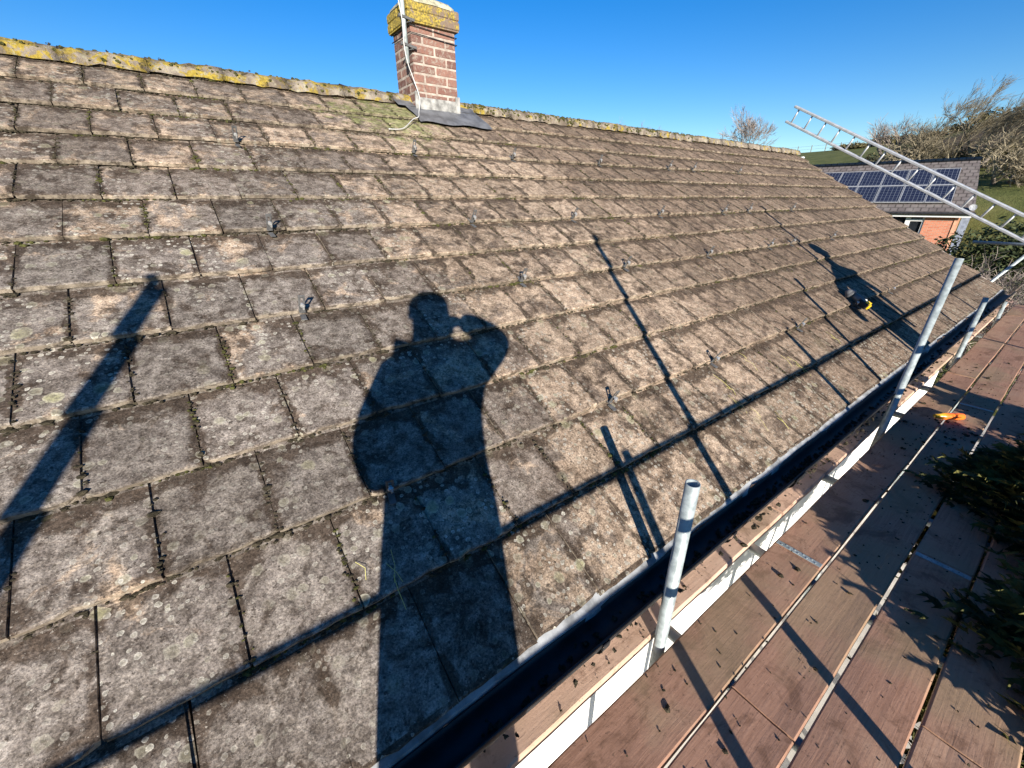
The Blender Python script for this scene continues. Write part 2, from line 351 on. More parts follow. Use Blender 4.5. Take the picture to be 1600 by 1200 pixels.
# tile meshes
def tile_mesh(seed):
    rnd = random.Random(seed); mb = MB(); nx = 8; w = .2945; ys = [0, .006, .10, .22, .33, .395]
    ph = rnd.uniform(0, 9); fr = [rnd.gauss(0, .0016) + .0022 * math.sin(ph + 1.9 * i) for i in range(nx + 1)]
    if rnd.random() < .7: fr[rnd.choice((0, nx))] += rnd.uniform(.006, .020)          # knocked corner
    if rnd.random() < .35: fr[rnd.randrange(1, nx)] += rnd.uniform(.004, .010)
    vs = []
    for j, y in enumerate(ys):
        for i in range(nx + 1):
            z = rnd.gauss(0, .0007) + (-.0035 if j == 0 else 0) - (.002 if i in (0, nx) else 0)
            vs.append(((i / nx - .5) * w + rnd.gauss(0, .0006), y + (fr[i] if j < 2 else 0), z))
    fs = [(j * (nx + 1) + i, j * (nx + 1) + i + 1, (j + 1) * (nx + 1) + i + 1, (j + 1) * (nx + 1) + i) for j in range(len(ys) - 1) for i in range(nx)]
    mb.add(vs, fs, 0)
    o = len(mb.v); bot = [((i / nx - .5) * w, fr[i] * .6 + .002, -.023) for i in range(nx + 1)]
    mb.v += bot; 
    for i in range(nx): mb.f.append((o + i, o + i + 1, i + 1, i)); mb.m.append(1)
    for s_ in (0, nx):
        o2 = len(mb.v); mb.v += [((s_ / nx - .5) * w, y, -.023) for y in ys]
        for j in range(len(ys) - 1):
            mb.f.append((j * (nx + 1) + s_, (j + 1) * (nx + 1) + s_, o2 + j + 1, o2 + j)); mb.m.append(1)
    mb.add([(w / 2 - .001, .004, -.010), (w / 2 + .009, .004, -.011), (w / 2 + .009, .39, -.011), (w / 2 - .001, .39, -.010)], [(0, 1, 2, 3)], 0)
    return mb.mesh('roof_tile', [M_TILE, M_EDGE]), mb
TM = [tile_mesh(100 + i) for i in range(14)]
rt = random.Random(3); tiles = []
TILT = PITCH - math.atan(.029 / G)
for k in range(-2, 11):
    lim = verge_x(k + .5); offs = .5 * (k % 2)
    j = math.floor(X0 / TW)
    while True:
        xa = (j + offs) * TW; xb = xa + TW
        if xa > lim - .06: break
        sx = 1.0
        if xb > lim: sx = (lim - xa) / TW; xb = lim
        if xb < X0 + .3: j += 1; continue
        kk = k - (.085 if k == -2 else 0)
        loc = RK((xa + xb) / 2 / TW + rt.gauss(0, .004), kk + rt.gauss(0, .010), rt.gauss(0, .0018) - (.0 if k > -2 else .004))
        M = Matrix.Translation(loc) @ Matrix.Rotation(TILT + rt.gauss(0, .004), 4, 'X') @ Matrix.Rotation(rt.gauss(0, .006), 4, 'Y') @ Matrix.Rotation(rt.gauss(0, .005), 4, 'Z') @ Matrix.Diagonal((sx, 1, 1, 1))
        d = loc - CAM; zc = d.dot(fwd); xp = d.dot(right) / max(zc, .05); yp = d.dot(down) / max(zc, .05)
        vis = zc > .3 and abs(xp) < 1.4 and abs(yp) < 1.15
        nrm = Vector((0, -sP, cP)); area = abs(d.normalized().dot(nrm)) / max(d.length, .3) ** 2
        tiles.append((area if vis else area * .001, M, rt.randrange(len(TM)))); j += 1
tiles.sort(key=lambda t: -t[0])
for a, M, i in tiles[:300]:
    o = bpy.data.objects.new('roof_tile', TM[i][0]); COL.objects.link(o); o.parent = roof; o.matrix_basis = M
rest = MB()
for a, M, i in tiles[300:]:
    s_ = TM[i][1]; o = len(rest.v); rest.v += [tuple(M @ Vector(v)) for v in s_.v]; rest.f += [tuple(q + o for q in f) for f in s_.f]; rest.m += s_.m
struct(rest.build('far_roof_tiles', [M_TILE, M_EDGE], roof), 'stuff')
# verge bedding
vb = MB()
for i in range(26):
    k0 = -2.05 + i * .52; k1 = k0 + .52
    if k1 > KR: k1 = KR
    a = RK((verge_x(k0) - .03) / TW, k0, -.05); b = RK((verge_x(k1) - .03) / TW, k1, -.05)
    mid = (a + b) / 2; L_ = (b - a).length
    vb.box(mid, (.05 + random.uniform(-.008, .008), L_, .045), Matrix.Rotation(PITCH, 3, 'X'))
vb.build('verge_mortar', M_MORTAR, house)
# ridge: one lead-in sheet and single half-round tiles
ridge = MB(); ridge.tube([(X0, YR, ZR - .07), (11.0, YR, ZR - .07)], .05, 6); ridge = ridge.build('ridge', M_MORTAR, house)
def ridge_tile_mesh(seed):
    rr = random.Random(seed); mb = MB(); L_ = .464; prof = []
    for i in range(13):
        t = math.pi * (i / 12); a = .150 * math.cos(t); z = -.080 + .104 * math.sin(t) ** .8
        prof.append((a, z))
    vs = []
    nl = 7
    for j in range(nl + 1):
        x = (j / nl - .5) * L_
        for (a, z) in prof: vs.append((x, a + rr.gauss(0, .003), z + rr.gauss(0, .0055)))
    m = len(prof); fs = [(j * m + i, j * m + i + 1, (j + 1) * m + i + 1, (j + 1) * m + i) for j in range(nl) for i in range(m - 1)]
    mb.add(vs, fs)
    for e in (0, nl):                               # ends have thickness
        o = len(mb.v); mb.v += [(vs[e * m + i][0], vs[e * m + i][1] * .9, vs[e * m + i][2] - .018) for i in range(m)]
        for i in range(m - 1): mb.f.append((e * m + i, e * m + i + 1, o + i + 1, o + i)); mb.m.append(0)
    return mb.mesh('ridge_tile', M_RIDGE, True)
RM = [ridge_tile_mesh(i) for i in range(5)]
x = X0 + .23; i = 0
while x < 10.95:
    if not (1.99 < x - .15 and x + .15 < 2.62):
        o = bpy.data.objects.new('ridge_tile', RM[i % 5]); COL.objects.link(o); o.parent = ridge
        o.matrix_basis = Matrix.Translation((x, YR, ZR - .018 + random.gauss(0, .004))) @ Matrix.Rotation(random.gauss(0, .008), 4, 'Z') @ Matrix.Rotation(random.gauss(0, .008), 4, 'Y')
    x += .46; i += 1
# mortar fillet and bedding under the ridge tiles
bed = MB()
for q in range(30):
    xx = X0 + .2 + q * .456; bed.box(RF(xx, (KR + 2) * G - .130, -.022), (.455, .03, .03), Matrix.Rotation(PITCH, 3, 'X'))
bed.build('ridge_bedding', simple('dirty_mortar', (.13, .10, .08), .95, .1, var=.5, scale=15), house)
# walls, fascia, soffit
MB().box((4.1, .42, -1.5), (12.9, .24, 2.85)).build('wall', M_WHITE, house)
gw = MB(); gw.add([(10.25, .3, -2.95), (10.25, 2 * YR - .3, -2.95), (10.25, 2 * YR - .3, -.05), (10.25, YR, ZR - .2), (10.25, .3, -.05)], [(0, 1, 2, 3, 4)]); gw.build('gable_wall', M_BRICK, house)
MB().box((3.9, .02, -.13), (12.8, .022, .16)).build('fascia', M_UPVC, house)
MB().box((3.9, .16, -.205), (12.8, .26, .012)).build('soffit', M_UPVC, house)
# eaves strip dropping into the gutter, wavy
es = MB(); N = 150; vs = []
for i in range(N + 1):
    x = X0 + (10.3 - X0) * i / N; w = .006 * math.sin(x * 5.3) + random.gauss(0, .003); lift = .006 * mnoise.noise(Vector((x * 3, 0, 0)))
    tear = .02 if random.random() < .08 else 0
    vs += [RF(x, .01, -.036), RF(x, -.052 + w + tear, -.034 + lift), RF(x, -.066 + w + tear, -.052 + lift)]
es.add(vs, [(i * 3 + q, i * 3 + 3 + q, i * 3 + 4 + q, i * 3 + 1 + q) for i in range(N) for q in (0, 1)]); es.build('eaves_strip', M_STRIP, house)
# gutter
gu = MB(); vs = []; prof = [(-.036, -.062), (-.040, -.088), (-.052, -.112), (-.074, -.128), (-.098, -.132), (-.122, -.126), (-.142, -.108), (-.152, -.085), (-.155, -.060), (-.161, -.056), (-.164, -.062), (-.160, -.088), (-.149, -.113), (-.126, -.132), (-.098, -.138), (-.072, -.134), (-.047, -.117), (-.034, -.090), (-.030, -.062)]
gxs = [X0, 0, 2, 4, 6, 8, 10.35]; m = len(prof)
for x in gxs:
    for (y, z) in prof: vs.append((x, -.03 + (y + .03) * (.79 + .014 * x) + .003 * math.sin(x), z + .003 * math.sin(x * 2)))
gu.add(vs, [(i * m + j, i * m + (j + 1) % m, (i + 1) * m + (j + 1) % m, (i + 1) * m + j) for i in range(len(gxs) - 1) for j in range(m)])
gu = gu.build('gutter', M_GUT, house, True)
def bracket(x, w):
    mb = MB(); vs = []
    for xx in (x - w / 2, x + w / 2):
        for (y, z) in prof[8:]: vs.append((xx, -.03 + (y + .03) * (.80 + .014 * x) - .005 * (1 if y < -.1 else -1), z - .006))
    k = len(prof[8:]); mb.add(vs, [(j, j + 1, k + j + 1, k + j) for j in range(k - 1)]); return mb
for i, x in enumerate([-1.9, -1.0, -.1, .8, 1.65, 2.35, 3.15, 3.95, 4.8, 5.65, 6.5, 7.4, 8.3, 9.2, 10.1]): bracket(x, .12 if i % 4 == 1 else .035).build('gutter_bracket', M_GUT, gu)

# ---------------------------------------------------------------- chimney
CX0, CX1, CY0, CY1 = 2.085, 2.545, 3.665, 4.065
chim = MB(); chim.box(((CX0 + CX1) / 2, (CY0 + CY1) / 2, 2.3), (CX1 - CX0 - .007, CY1 - CY0 - .007, 1.0)); 
chim = chim.build('chimney', M_MORTAR, house)
MB().box(((CX0 + CX1) / 2, (CY0 + CY1) / 2, 2.86), (CX1 - CX0 + .055, CY1 - CY0 + .055, .155)).build('cap_mortar', M_BRICKL, chim)
BM = {}
def brick(cx, cy, cz, lx, ly, mat):
    key = (round(lx, 3), round(ly, 3), mat.name)
    if key not in BM: b = MB(); b.bbox((0, 0, 0), (lx, ly, .061), .005); BM[key] = b.mesh('brick', mat)
    o = bpy.data.objects.new('brick', BM[key]); COL.objects.link(o); o.parent = chim
    o.location = (cx + random.gauss(0, .001), cy + random.gauss(0, .001), cz); o.rotation_euler = (random.gauss(0, .006), random.gauss(0, .004), random.gauss(0, .006))
def course(x0, x1, y0, y1, z, odd, mat):
    D = .1025; g_ = .015; w = x1 - x0; d = y1 - y0
    if not odd:
        l = (w - g_) / 2
        for y in (y0 + D / 2, y1 - D / 2):
            for s_ in (0, 1): brick(x0 + l / 2 + s_ * (l + g_), y, z, l, D, mat)
        l = d - 2 * D - 2 * g_
        for x in (x0 + D / 2, x1 - D / 2): brick(x, (y0 + y1) / 2, z, D, l, mat)
    else:
        l = (d - g_) / 2
        for x in (x0 + D / 2, x1 - D / 2):
            for s_ in (0, 1): brick(x, y0 + l / 2 + s_ * (l + g_), z, D, l, mat)
        l = w - 2 * D - 2 * g_
        for y in (y0 + D / 2, y1 - D / 2): brick((x0 + x1) / 2, y, z, l, D, mat)
z = 2.785 - .0375; i = 0
while z > 1.98: course(CX0, CX1, CY0, CY1, z, i % 2, M_BRICK); z -= .075; i += 1
for i, z in enumerate((2.825, 2.9)): course(CX0 - .035, CX1 + .035, CY0 - .035, CY1 + .035, z, i % 2, M_BRICKL)
fl = MB(); N = 14; vs = []; fs = []
for j, (sc, z) in enumerate(((1.0, 2.935), (.98, 2.955), (.85, 2.985), (.62, 3.01), (.35, 3.02))):
    hx, hy = (CX1 - CX0 + .07) / 2 * sc, (CY1 - CY0 + .07) / 2 * sc; cx, cy = (CX0 + CX1) / 2, (CY0 + CY1) / 2
    for q in range(24):
        t = 2 * math.pi * q / 24; c_, s_ = math.cos(t), math.sin(t); e = .35
        vs.append((cx + hx * math.copysign(abs(c_) ** e, c_), cy + hy * math.copysign(abs(s_) ** e, s_), z + random.gauss(0, .003)))
for j in range(4):
    for q in range(24): fs.append((j * 24 + q, j * 24 + (q + 1) % 24, (j + 1) * 24 + (q + 1) % 24, (j + 1) * 24 + q))
fs.append(tuple(96 + q for q in range(24))); fl.add(vs, fs); fl.build('flaunching', M_FLAUNCH, chim, True)
pot = MB(); pot.lathe([(0, .115), (.03, .12), (.05, .105), (.22, .095), (.24, .11), (.28, .11), (.28, .085), (.1, .08)], (2.33, 3.87, 2.99), (0, 0, 1), 20); pot.build('chimney_pot', M_CLAY, chim, True)
# lead: apron on the tiles, upstand on the brick
vf = (CY0 / cP)
ap = MB(); vs = []
for i in range(13):
    x = 1.97 + .80 * i / 12
    for j in range(5):
        v = vf + .03 - (.30 - .02 * math.sin(i)) * j / 4; vs.append(RF(x + .03 * j / 4, v, .014 + .006 * mnoise.noise(Vector((x * 9, j, 0))) - (.012 if j == 4 else 0)))
ap.add(vs, [(i * 5 + j, i * 5 + j + 1, i * 5 + 6 + j, i * 5 + 5 + j) for i in range(12) for j in range(4)]); ap.build('lead_apron', M_LEAD, chim, True)
up = MB(); zb = RF(0, vf).z
up.bbox(((CX0 + CX1) / 2, CY0 - .007, zb + .045), (CX1 - CX0 + .03, .012, .12), .004)
up.bbox((CX0 + .008, CY0 - .012, zb + .075), (.045, .018, .15), .004); up.bbox((CX1 - .01, CY0 - .012, zb + .07), (.05, .018, .15), .004)
for sgn, xx in ((1, CX1 + .008),):
    for i in range(5): up.box((xx, CY0 + .04 + i * .07, RF(0, (CY0 + .04 + i * .07) / cP).z + .05), (.012, .069, .12))
up.build('lead_upstand', M_LEADP, chim)
for xx, w in ((1.99, .18), (2.66, .22)):
    sk = MB(); vs = []
    for i in range(4):
        for j in range(6): vs.append(RF(xx + (i / 3 - .5) * w, vf + .02 + j * .05, .016 + .008 * mnoise.noise(Vector((i + xx, j * 1.3, 2)))))
    sk.add(vs, [(i * 6 + j, i * 6 + j + 1, i * 6 + 7 + j, i * 6 + 6 + j) for i in range(3) for j in range(5)]); sk.build('lead_side_soaker', M_LEAD, chim, True)

# ---------------------------------------------------------------- aerial mast and its cable
mast = thing('aerial_mast', (1.985, 3.70, 2.5), 'grey metal aerial mast clamped to the left corner of the chimney', 'mast')
mb = MB(); mb.tube([(2.025, 3.655, 2.47), (2.02, 3.655, 2.8), (2.0, 3.66, 4.3)], .0205, 12); mb.build('tube', M_GALV, mast, True)
for z in (2.60, 2.80):
    mb = MB(); mb.box((2.04, 3.632, z), (.15, .012, .02), Matrix.Rotation(.12, 3, 'Y')); mb.box((2.06, 3.67, z - .01), (.02, .09, .03), Matrix.Rotation(.5, 3, 'Z')); mb.tube([(1.965, 3.64, z), (2.0, 3.64, z + .002)], .009, 8); mb.build('bracket', M_HOOK, mast)
mb = MB()
for z in (2.72, 2.775):      # lashing band round the stack
    pts = [(CX0 - .012, CY1 + .012, z), (CX0 - .012, CY0 - .012, z - .01), (CX1 + .012, CY0 - .012, z - .035), (CX1 + .012, CY1 + .012, z - .03)]
    mb.tube([Vector(p) for p in pts], .004, 5)
mb.build('lashing_wire', M_BLACK, mast)
def smooth_path(p, n=8):
    p = [Vector(q) for q in p]; out = []
    for i in range(len(p) - 1):
        a, b, c_, d = p[max(i - 1, 0)], p[i], p[i + 1], p[min(i + 2, len(p) - 1)]
        for j in range(n):
            t = j / n; out.append(.5 * ((2 * b) + (c_ - a) * t + (2 * a - 5 * b + 4 * c_ - d) * t * t + (3 * b - a - 3 * c_ + d) * t ** 3))
    out.append(p[-1]); return out
mb = MB(); mb.tube(smooth_path([(1.95, 3.64, 4.2), (1.955, 3.635, 3.1), (1.975, 3.63, 2.92), (1.995, 3.625, 2.75), (1.99, 3.625, 2.6), (2.01, 3.625, 2.47), (2.055, 3.62, 2.34), (2.085, 3.61, 2.24), (2.09, 3.60, 2.17), RF(2.04, 4.10, .03), RF(1.98, 3.98, .03), RF(1.91, 3.94, .02), RF(1.73, 3.74, .015), RF(1.58, 3.69, .02)]), .0042, 8)
cb = mb.build('coaxial_cable', M_CABLE, None, True); tag(cb, 'white aerial cable hanging from the chimney corner onto the tiles', 'cable')

# ================================================================ moss on the roof
def moss(name, mat, count, seed, label_noise, sz, green):
    rr = random.Random(seed); mb = MB()
    t = (1 + 5 ** .5) / 2
    iv = [Vector(v).normalized() for v in ((-1, t, 0), (1, t, 0), (-1, -t, 0), (1, -t, 0), (0, -1, t), (0, 1, t), (0, -1, -t), (0, 1, -t), (t, 0, -1), (t, 0, 1), (-t, 0, -1), (-t, 0, 1))]
    ifs = [(0, 11, 5), (0, 5, 1), (0, 1, 7), (0, 7, 10), (0, 10, 11), (1, 5, 9), (5, 11, 4), (11, 10, 2), (10, 7, 6), (7, 1, 8), (3, 9, 4), (3, 4, 2), (3, 2, 6), (3, 6, 8), (3, 8, 9), (4, 9, 5), (2, 4, 11), (6, 2, 10), (8, 6, 7), (9, 8, 1)]
    made = 0; tries = 0
    while made < count and tries < count * 40:
        tries += 1
        k = rr.randrange(-1, 12); x = X0 + (verge_x(k) - X0) * rr.random() ** 1.35
        if rr.random() < .5 and x < 6:
            off = .5 * (k % 2); xj = (round(x / TW - off) + off) * TW; x = xj + rr.gauss(0, .035)
        dn = mnoise.noise(Vector((x * 1.6, k * 1.7, seed))) + .5 * mnoise.noise(Vector((x * 6, k * 3.1, seed + 9)))
        if dn < label_noise: continue
        onj = rr.random() < .36
        r = rr.uniform(*sz) * (1.0 if rr.random() < .9 else 1.6)
        if onj:
            off = .5 * (k % 2); x = (round(x / TW - off) + off) * TW + rr.gauss(0, .006); vv = (k + 2) * G + rr.uniform(0, .3); nn = -.029 * (vv - (k + 2) * G) / G; r *= .8
        else:
            vv = (k + 2) * G - abs(rr.gauss(0, .009)) + .002; nn = -.027 + r * .2
        if k == 11: nn = -.02
        c = RF(x, vv, nn); ax = r * rr.uniform(.9, 1.7); ay = r * rr.uniform(.8, 1.3); az = r * rr.uniform(.6, 1.0)
        mb.add([c + Vector((q.x * ax * rr.uniform(.75, 1.25), q.y * ay * rr.uniform(.75, 1.25), q.z * az * rr.uniform(.7, 1.3))) for q in iv], ifs); made += 1
    o = struct(mb.build(name, mat, None), 'stuff'); return o
o = moss('dark_moss', M_MOSSD, 17000, 5, -.12, (.0025, .0085), False); tag(o, 'dark brown moss clumps along the tile edges and joints', 'moss')
o = moss('green_moss', M_MOSSG, 3200, 21, .26, (.003, .0085), True); tag(o, 'olive green moss cushions lining some tile courses', 'moss')
# ridge cushions
mb = MB()
for q in range(900):
    x = random.choice((random.uniform(X0, 2), random.uniform(2.7, 7.5), random.uniform(2.7, 6))); a = random.uniform(1.25, 3.0); c = Vector((x, YR + .150 * math.cos(a), ZR - .100 + .104 * math.sin(a) ** .8))
    r = random.uniform(.004, .017); n0 = len(mb.v); mb.lathe([(-r * .5, r * .6), (0, r), (r * .45, r * .75), (r * .7, r * .25)], c, (random.gauss(0, .3), -.4, 1), 7)
    for i in range(n0, len(mb.v)): v = Vector(mb.v[i]); mb.v[i] = tuple(v + Vector((random.gauss(0, r * .18), random.gauss(0, r * .18), random.gauss(0, r * .15))))
o = struct(mb.build('ridge_moss', M_MOSSG), 'stuff'); tag(o, 'green moss cushions along the ridge tiles', 'moss')
# dry grass stalks on the tiles
M_STRAW = simple('dry_straw', (.50, .46, .14), .8, .2)
mb = MB()
for (x, v) in ((2.45, .40), (2.50, .24), (2.47, .50), (.24, .46), (.27, .43), (3.35, .45), (3.3, .38), (2.62, .2), (4.2, .5), (2.9, .62)):
    for q in range(2):
        a = random.uniform(-1.9, -1.2); l = random.uniform(.05, .14); p0 = RF(x + random.gauss(0, .03), v + random.gauss(0, .05), -.006)
        d = RF(math.cos(a) * l, math.sin(a) * l, .0); mb.tube([p0, p0 + d * .5 + RF(random.gauss(0, .012), 0, .012), p0 + d + RF(0, 0, .003)], .0009, 4)
o = struct(mb.build('straw', M_STRAW), 'stuff'); tag(o, 'dry yellow straw stalks lying on the lower tiles', 'straw')

# ================================================================ roof hooks
def hook_meshes():
    w, h, t = .028, .095, .005
    pl = MB(); M = None      # local: x along, y upslope, z normal; slotted upright plate
    pl.bbox((-w * .36, 0, h / 2), (w * .28, t, h), .0012); pl.bbox((w * .36, 0, h / 2), (w * .28, t, h), .0012)
    pl.bbox((0, 0, .018), (w * .46, t, .036), .0012); pl.bbox((0, 0, h - .008), (w * .46, t, .016), .0012)
    pl.bbox((0, .02, -.002), (w, .05, t), .0012); pl.bbox((0, -.028, -.012), (w * .9, .05, t), .0012, Matrix.Rotation(-.2, 3, 'X'))
    b = MB(); b.lathe([(0, .007), (.010, .007), (.010, .011), (.018, .011), (.02, .006)], (0, -.002, .048), (0, -1, 0), 8); b.box((.003, -.02, .038), (.008, .01, .018))
    return pl.mesh('plate', M_HOOK), b.mesh('bolt', M_BOLT)
HP, HBm = hook_meshes()
ORD = ['leftmost', 'second from the left', 'third from the left', 'fourth from the left', 'fifth from the left', 'sixth from the left', 'seventh from the left', 'eighth from the left']
HK = [(0, 'lowest', [1.23, 5.27, 8.6, 13.03, 17.3, 21.3]), (3, 'second lowest', [1.15, 5.53, 8.93, 12.88, 16.95, 18.8, 22.9]), (5, 'second highest', [1.22, 5.53, 8.84, 12.88, 16.9, 18.9, 23.0]), (8, 'highest', [1.35, 5.53, 8.9, 12.9, 17.2, 19.05, 23.1])]
for k, rn, us in HK:
    for i, u in enumerate(us):
        p = RK(u, k - .03, -.004); h = thing('roof_hook', p, 'slotted grey roof hook, %s in the %s row' % (ORD[i], rn), 'roof hook', 'metal roof hooks standing in four rows on the tiles')
        h.rotation_euler = (PITCH + random.gauss(0, .05), random.gauss(0, .04), random.gauss(0, .06) - (.25 if k == 0 and i == 0 else 0))
        for me in (HP, HBm):
            o = bpy.data.objects.new(me.name, me); COL.objects.link(o); o.parent = h

# ================================================================ scaffold
ZB = -.34
sc = thing('scaffold', (4, -.7, -2.86), 'galvanised tube scaffold with upright poles along the gutter', 'scaffold')
def std(x0, z0, x1, z1, y0=-.155, y1=None, name='standard', r=.0242):
    mb = MB(); mb.tube([(x0, y0, z0), (x1, y1 if y1 is not None else y0, z1)], r, 20, hollow=.84); return mb.build(name, M_GALV, sc, True)
std(1.16, -2.86, 1.135, .455)
std(3.55, -2.86, 4.245, .925)
std(6.2, -2.86, 6.84, .31)
std(9.4, -2.86, 9.45, -.10)
std(-1.6, -2.86, -1.6, -.25)
YO = -1.2
for (x, zt, zb) in ((-1.595, 1.908, -2.86), (1.25, 1.946, -2.86), (2.878, .888, -2.86), (4.605, 2.218, -2.86), (.703, .66, -.6), (7.4, .9, -2.86), (10.2, 1.3, -2.86)): std(x, zb, x, zt, YO)
std(-1.572, -1.2, -1.572, 1.85, YO - .04)
def rail(a, b, name='guard_rail'):
    mb = MB(); mb.tube([a, b], .0242, 16, hollow=.84); mb.build(name, M_GALV, sc, True)
rail((-2.6, YO + .05, .592), (10.9, YO + .05, .592)); rail((-2.6, YO + .098, .568), (10.9, YO + .098, .566)); rail((-2.6, YO + .05, .262), (10.9, YO + .05, .262))
rail((-2.6, YO + .05, -.43), (10.9, YO + .05, -.43), 'ledger'); rail((-2.6, .10, -.43), (10.9, .10, -.43), 'ledger')
for x in (-1.52, -.3, 1.24, 2.0, 3.0, 4.5, 5.4, 6.9, 8.2, 9.5): rail((x, YO - .15, -.385), (x, .22, -.385), 'transom')
# couplers on the outer standards
for x in (-1.57, 1.25, 2.878, 4.605, 7.4, 10.2):
    mb = MB(); mb.bbox((x, YO + .025, .592), (.07, .09, .07), .015); mb.build('coupler', M_HOOK, sc)
# gable end return with a ladder beam following the slope
rail((10.95, -1.3, .60), (10.95, .62, .60)); rail((10.95, -.05, .45), (10.95, .9, -1.35), 'brace'); rail((11.05, -1.1, -2.86), (11.05, -1.1, 1.4), 'standard'); rail((11.0, 4.2, -2.0), (11.0, 4.2, 2.3), 'standard')
# ladder
lad = thing('ladder', (11.05, -1.5, 0), 'aluminium ladder rising diagonally into the sky beyond the right end of the roof', 'ladder')
LT = Vector((11.05, 4.05, 2.91)); LDIR = Vector((0, -.885, -.466)).normalized(); LR = Vector((-.13, -.46, .88)).normalized(); LR = (LR - LDIR * LR.dot(LDIR)).normalized()
hw = .1437; nr = 19; sp = .324
for s_ in (-1, 1):
    mb = MB(); a = LT - LDIR * .12 + LR * s_ * hw; b = LT + LDIR * (sp * (nr - 1) + .2) + LR * s_ * hw
    Mx = Matrix((LDIR, LR, LDIR.cross(LR))).transposed(); mb.bbox((a + b) / 2, ((b - a).length, .042, .075), .008, Mx); mb.build('stile', M_ALU, lad)
RMESH = None
for i in range(nr):
    mb = MB(); c = LT + LDIR * sp * i; mb.tube([c - LR * (hw - .012), c + LR * (hw - .012)], .0165, 10); mb.build('rung', M_ALU, lad, True)

# boards
BT = .038
def board(x0, x1, y0, y1, label, mat, bands, dz=0):
    g = thing('scaffold_board', ((x0 + x1) / 2, (y0 + y1) / 2, ZB - BT), label, 'scaffold board', 'wooden scaffold boards of the platform')
    nseg = 14; mb = MB(); vs = []; ysec = [y0, y0 + .006, (y0 * 2 + y1) / 3, (y0 + 2 * y1) / 3, y1 - .006, y1]
    rr = random.Random(int(x0 * 100 + y0 * 1000)); cup = rr.uniform(-.003, .003)
    for i in range(nseg + 1):
        x = x0 + (x1 - x0) * i / nseg; bow = .004 * math.sin(math.pi * i / nseg) * rr.choice((1, 1)); jy = rr.gauss(0, .0012); rr.random()
        for q, y in enumerate(ysec):
            e = -.005 if q in (0, 5) else (cup if q in (2, 3) else 0); vs.append((x, y + jy, ZB + dz + e + rr.gauss(0, .0006)))
        for y in (y1, y0): vs.append((x, y + jy, ZB + dz - BT))
    m = 8; fs = [(i * m + j, i * m + (j + 1) % m, (i + 1) * m + (j + 1) % m, (i + 1) * m + j) for i in range(nseg) for j in range(m)]
    fs += [tuple(range(m)), tuple(nseg * m + j for j in range(m))]
    mb.add(vs, fs); mb.build('plank', mat, g)
    for xe in bands:
        hb = MB(); hb.bbox((xe, (y0 + y1) / 2, ZB + dz + .003), (.03, (y1 - y0) - .012, .003), .001)
        for q in range(9): hb.lathe([(0, .004), (.003, .003)], (xe + (.006 if q % 2 else -.006), y0 + .03 + q * (y1 - y0 - .06) / 8, ZB + dz + .004), (0, 0, 1), 6)
        hb.build('end_band', M_GALV, g)
rows = [(-.118, .11, 'innermost board under the gutter', [(-2.6, .1), (.11, 2.35), (2.36, 3.18), (3.19, 4.62), (4.63, 8.2), (8.21, 10.9)], M_WOODP),
        (-.405, -.19, 'first board outside the bright gap', [(-2.6, 2.06), (2.065, 5.95), (5.97, 9.8), (9.81, 10.9)], M_WOOD),
        (-.632, -.418, 'second board outside the bright gap', [(-2.6, 1.2), (1.21, 5.1), (5.12, 9.0), (9.01, 10.9)], M_WOOD),
        (-.856, -.645, 'third board outside the bright gap', [(-2.6, 2.6), (2.61, 6.5), (6.51, 10.9)], M_WOOD),
        (-1.085, -.868, 'outermost board beside the conifer', [(-2.6, 1.6), (1.61, 5.5), (5.51, 10.9)], M_WOOD)]
SEG = {3: ['near', 'middle', 'far'], 4: ['nearest', 'second nearest', 'second farthest', 'farthest'], 6: ['nearest', 'second nearest', 'third nearest', 'third farthest', 'second farthest', 'farthest']}
for ri, (y0, y1, nm, segs, mat) in enumerate(rows):
    for i, (a, b) in enumerate(segs):
        bands = [b - .03] if (ri, i) in ((1, 1), (2, 1), (3, 0)) else []
        if (ri, i) == (1, 1): bands = [a + .03]
        board(a, b, y0, y1, '%s length of weathered brown plank, %s' % (SEG[len(segs)][i], nm), mat, bands, random.uniform(-.003, .003) if ri != 1 else 0)
# debris on the boards: dropped moss
rr = random.Random(77); mb = MB()
for q in range(900):
    x = rr.uniform(.6, 7) if rr.random() < .6 else rr.gauss(4.2, .5); y = rr.choice((rr.uniform(-.62, -.2), rr.uniform(-.11, .05), rr.uniform(-1.0, -.45))); r = rr.uniform(.002, .006) * (1 if rr.random() < .85 else rr.uniform(1.5, 3))
    mb.lathe([(-r * .3, r * .7), (r * .2, r), (r * .6, r * .5)], (x, y, ZB + .003), (rr.gauss(0, .4), rr.gauss(0, .4), 1), 6)
    for i in range(len(mb.v) - 18, len(mb.v)): v = Vector(mb.v[i]); mb.v[i] = tuple(v + Vector((rr.gauss(0, r * .3), rr.gauss(0, r * .3), rr.gauss(0, r * .15))))
o = struct(mb.build('moss_debris', M_MOSSD), 'stuff'); tag(o, 'crumbs of scraped moss scattered on the scaffold boards', 'debris')
rr = random.Random(78); mb = MB()
for q in range(700):
    x = rr.uniform(.3, 9) if rr.random() < .6 else rr.gauss(rr.choice((1.9, 2.6, 3.3, 5.1)), .25); r = rr.uniform(.004, .013); y = rr.gauss(-.085, .022); z = -.128
    if rr.random() < .10: y = -.148 - .002 * x; z = -.075 - rr.uniform(0, .05)
    n0 = len(mb.v); mb.lathe([(-r * .3, r * .7), (r * .2, r), (r * .6, r * .5)], (x, y, z), (rr.gauss(0, .4), rr.gauss(0, .4), 1), 6)
    for i in range(n0, len(mb.v)): v = Vector(mb.v[i]); mb.v[i] = tuple(v + Vector((rr.gauss(0, r * .3), rr.gauss(0, r * .3), rr.gauss(0, r * .2))))
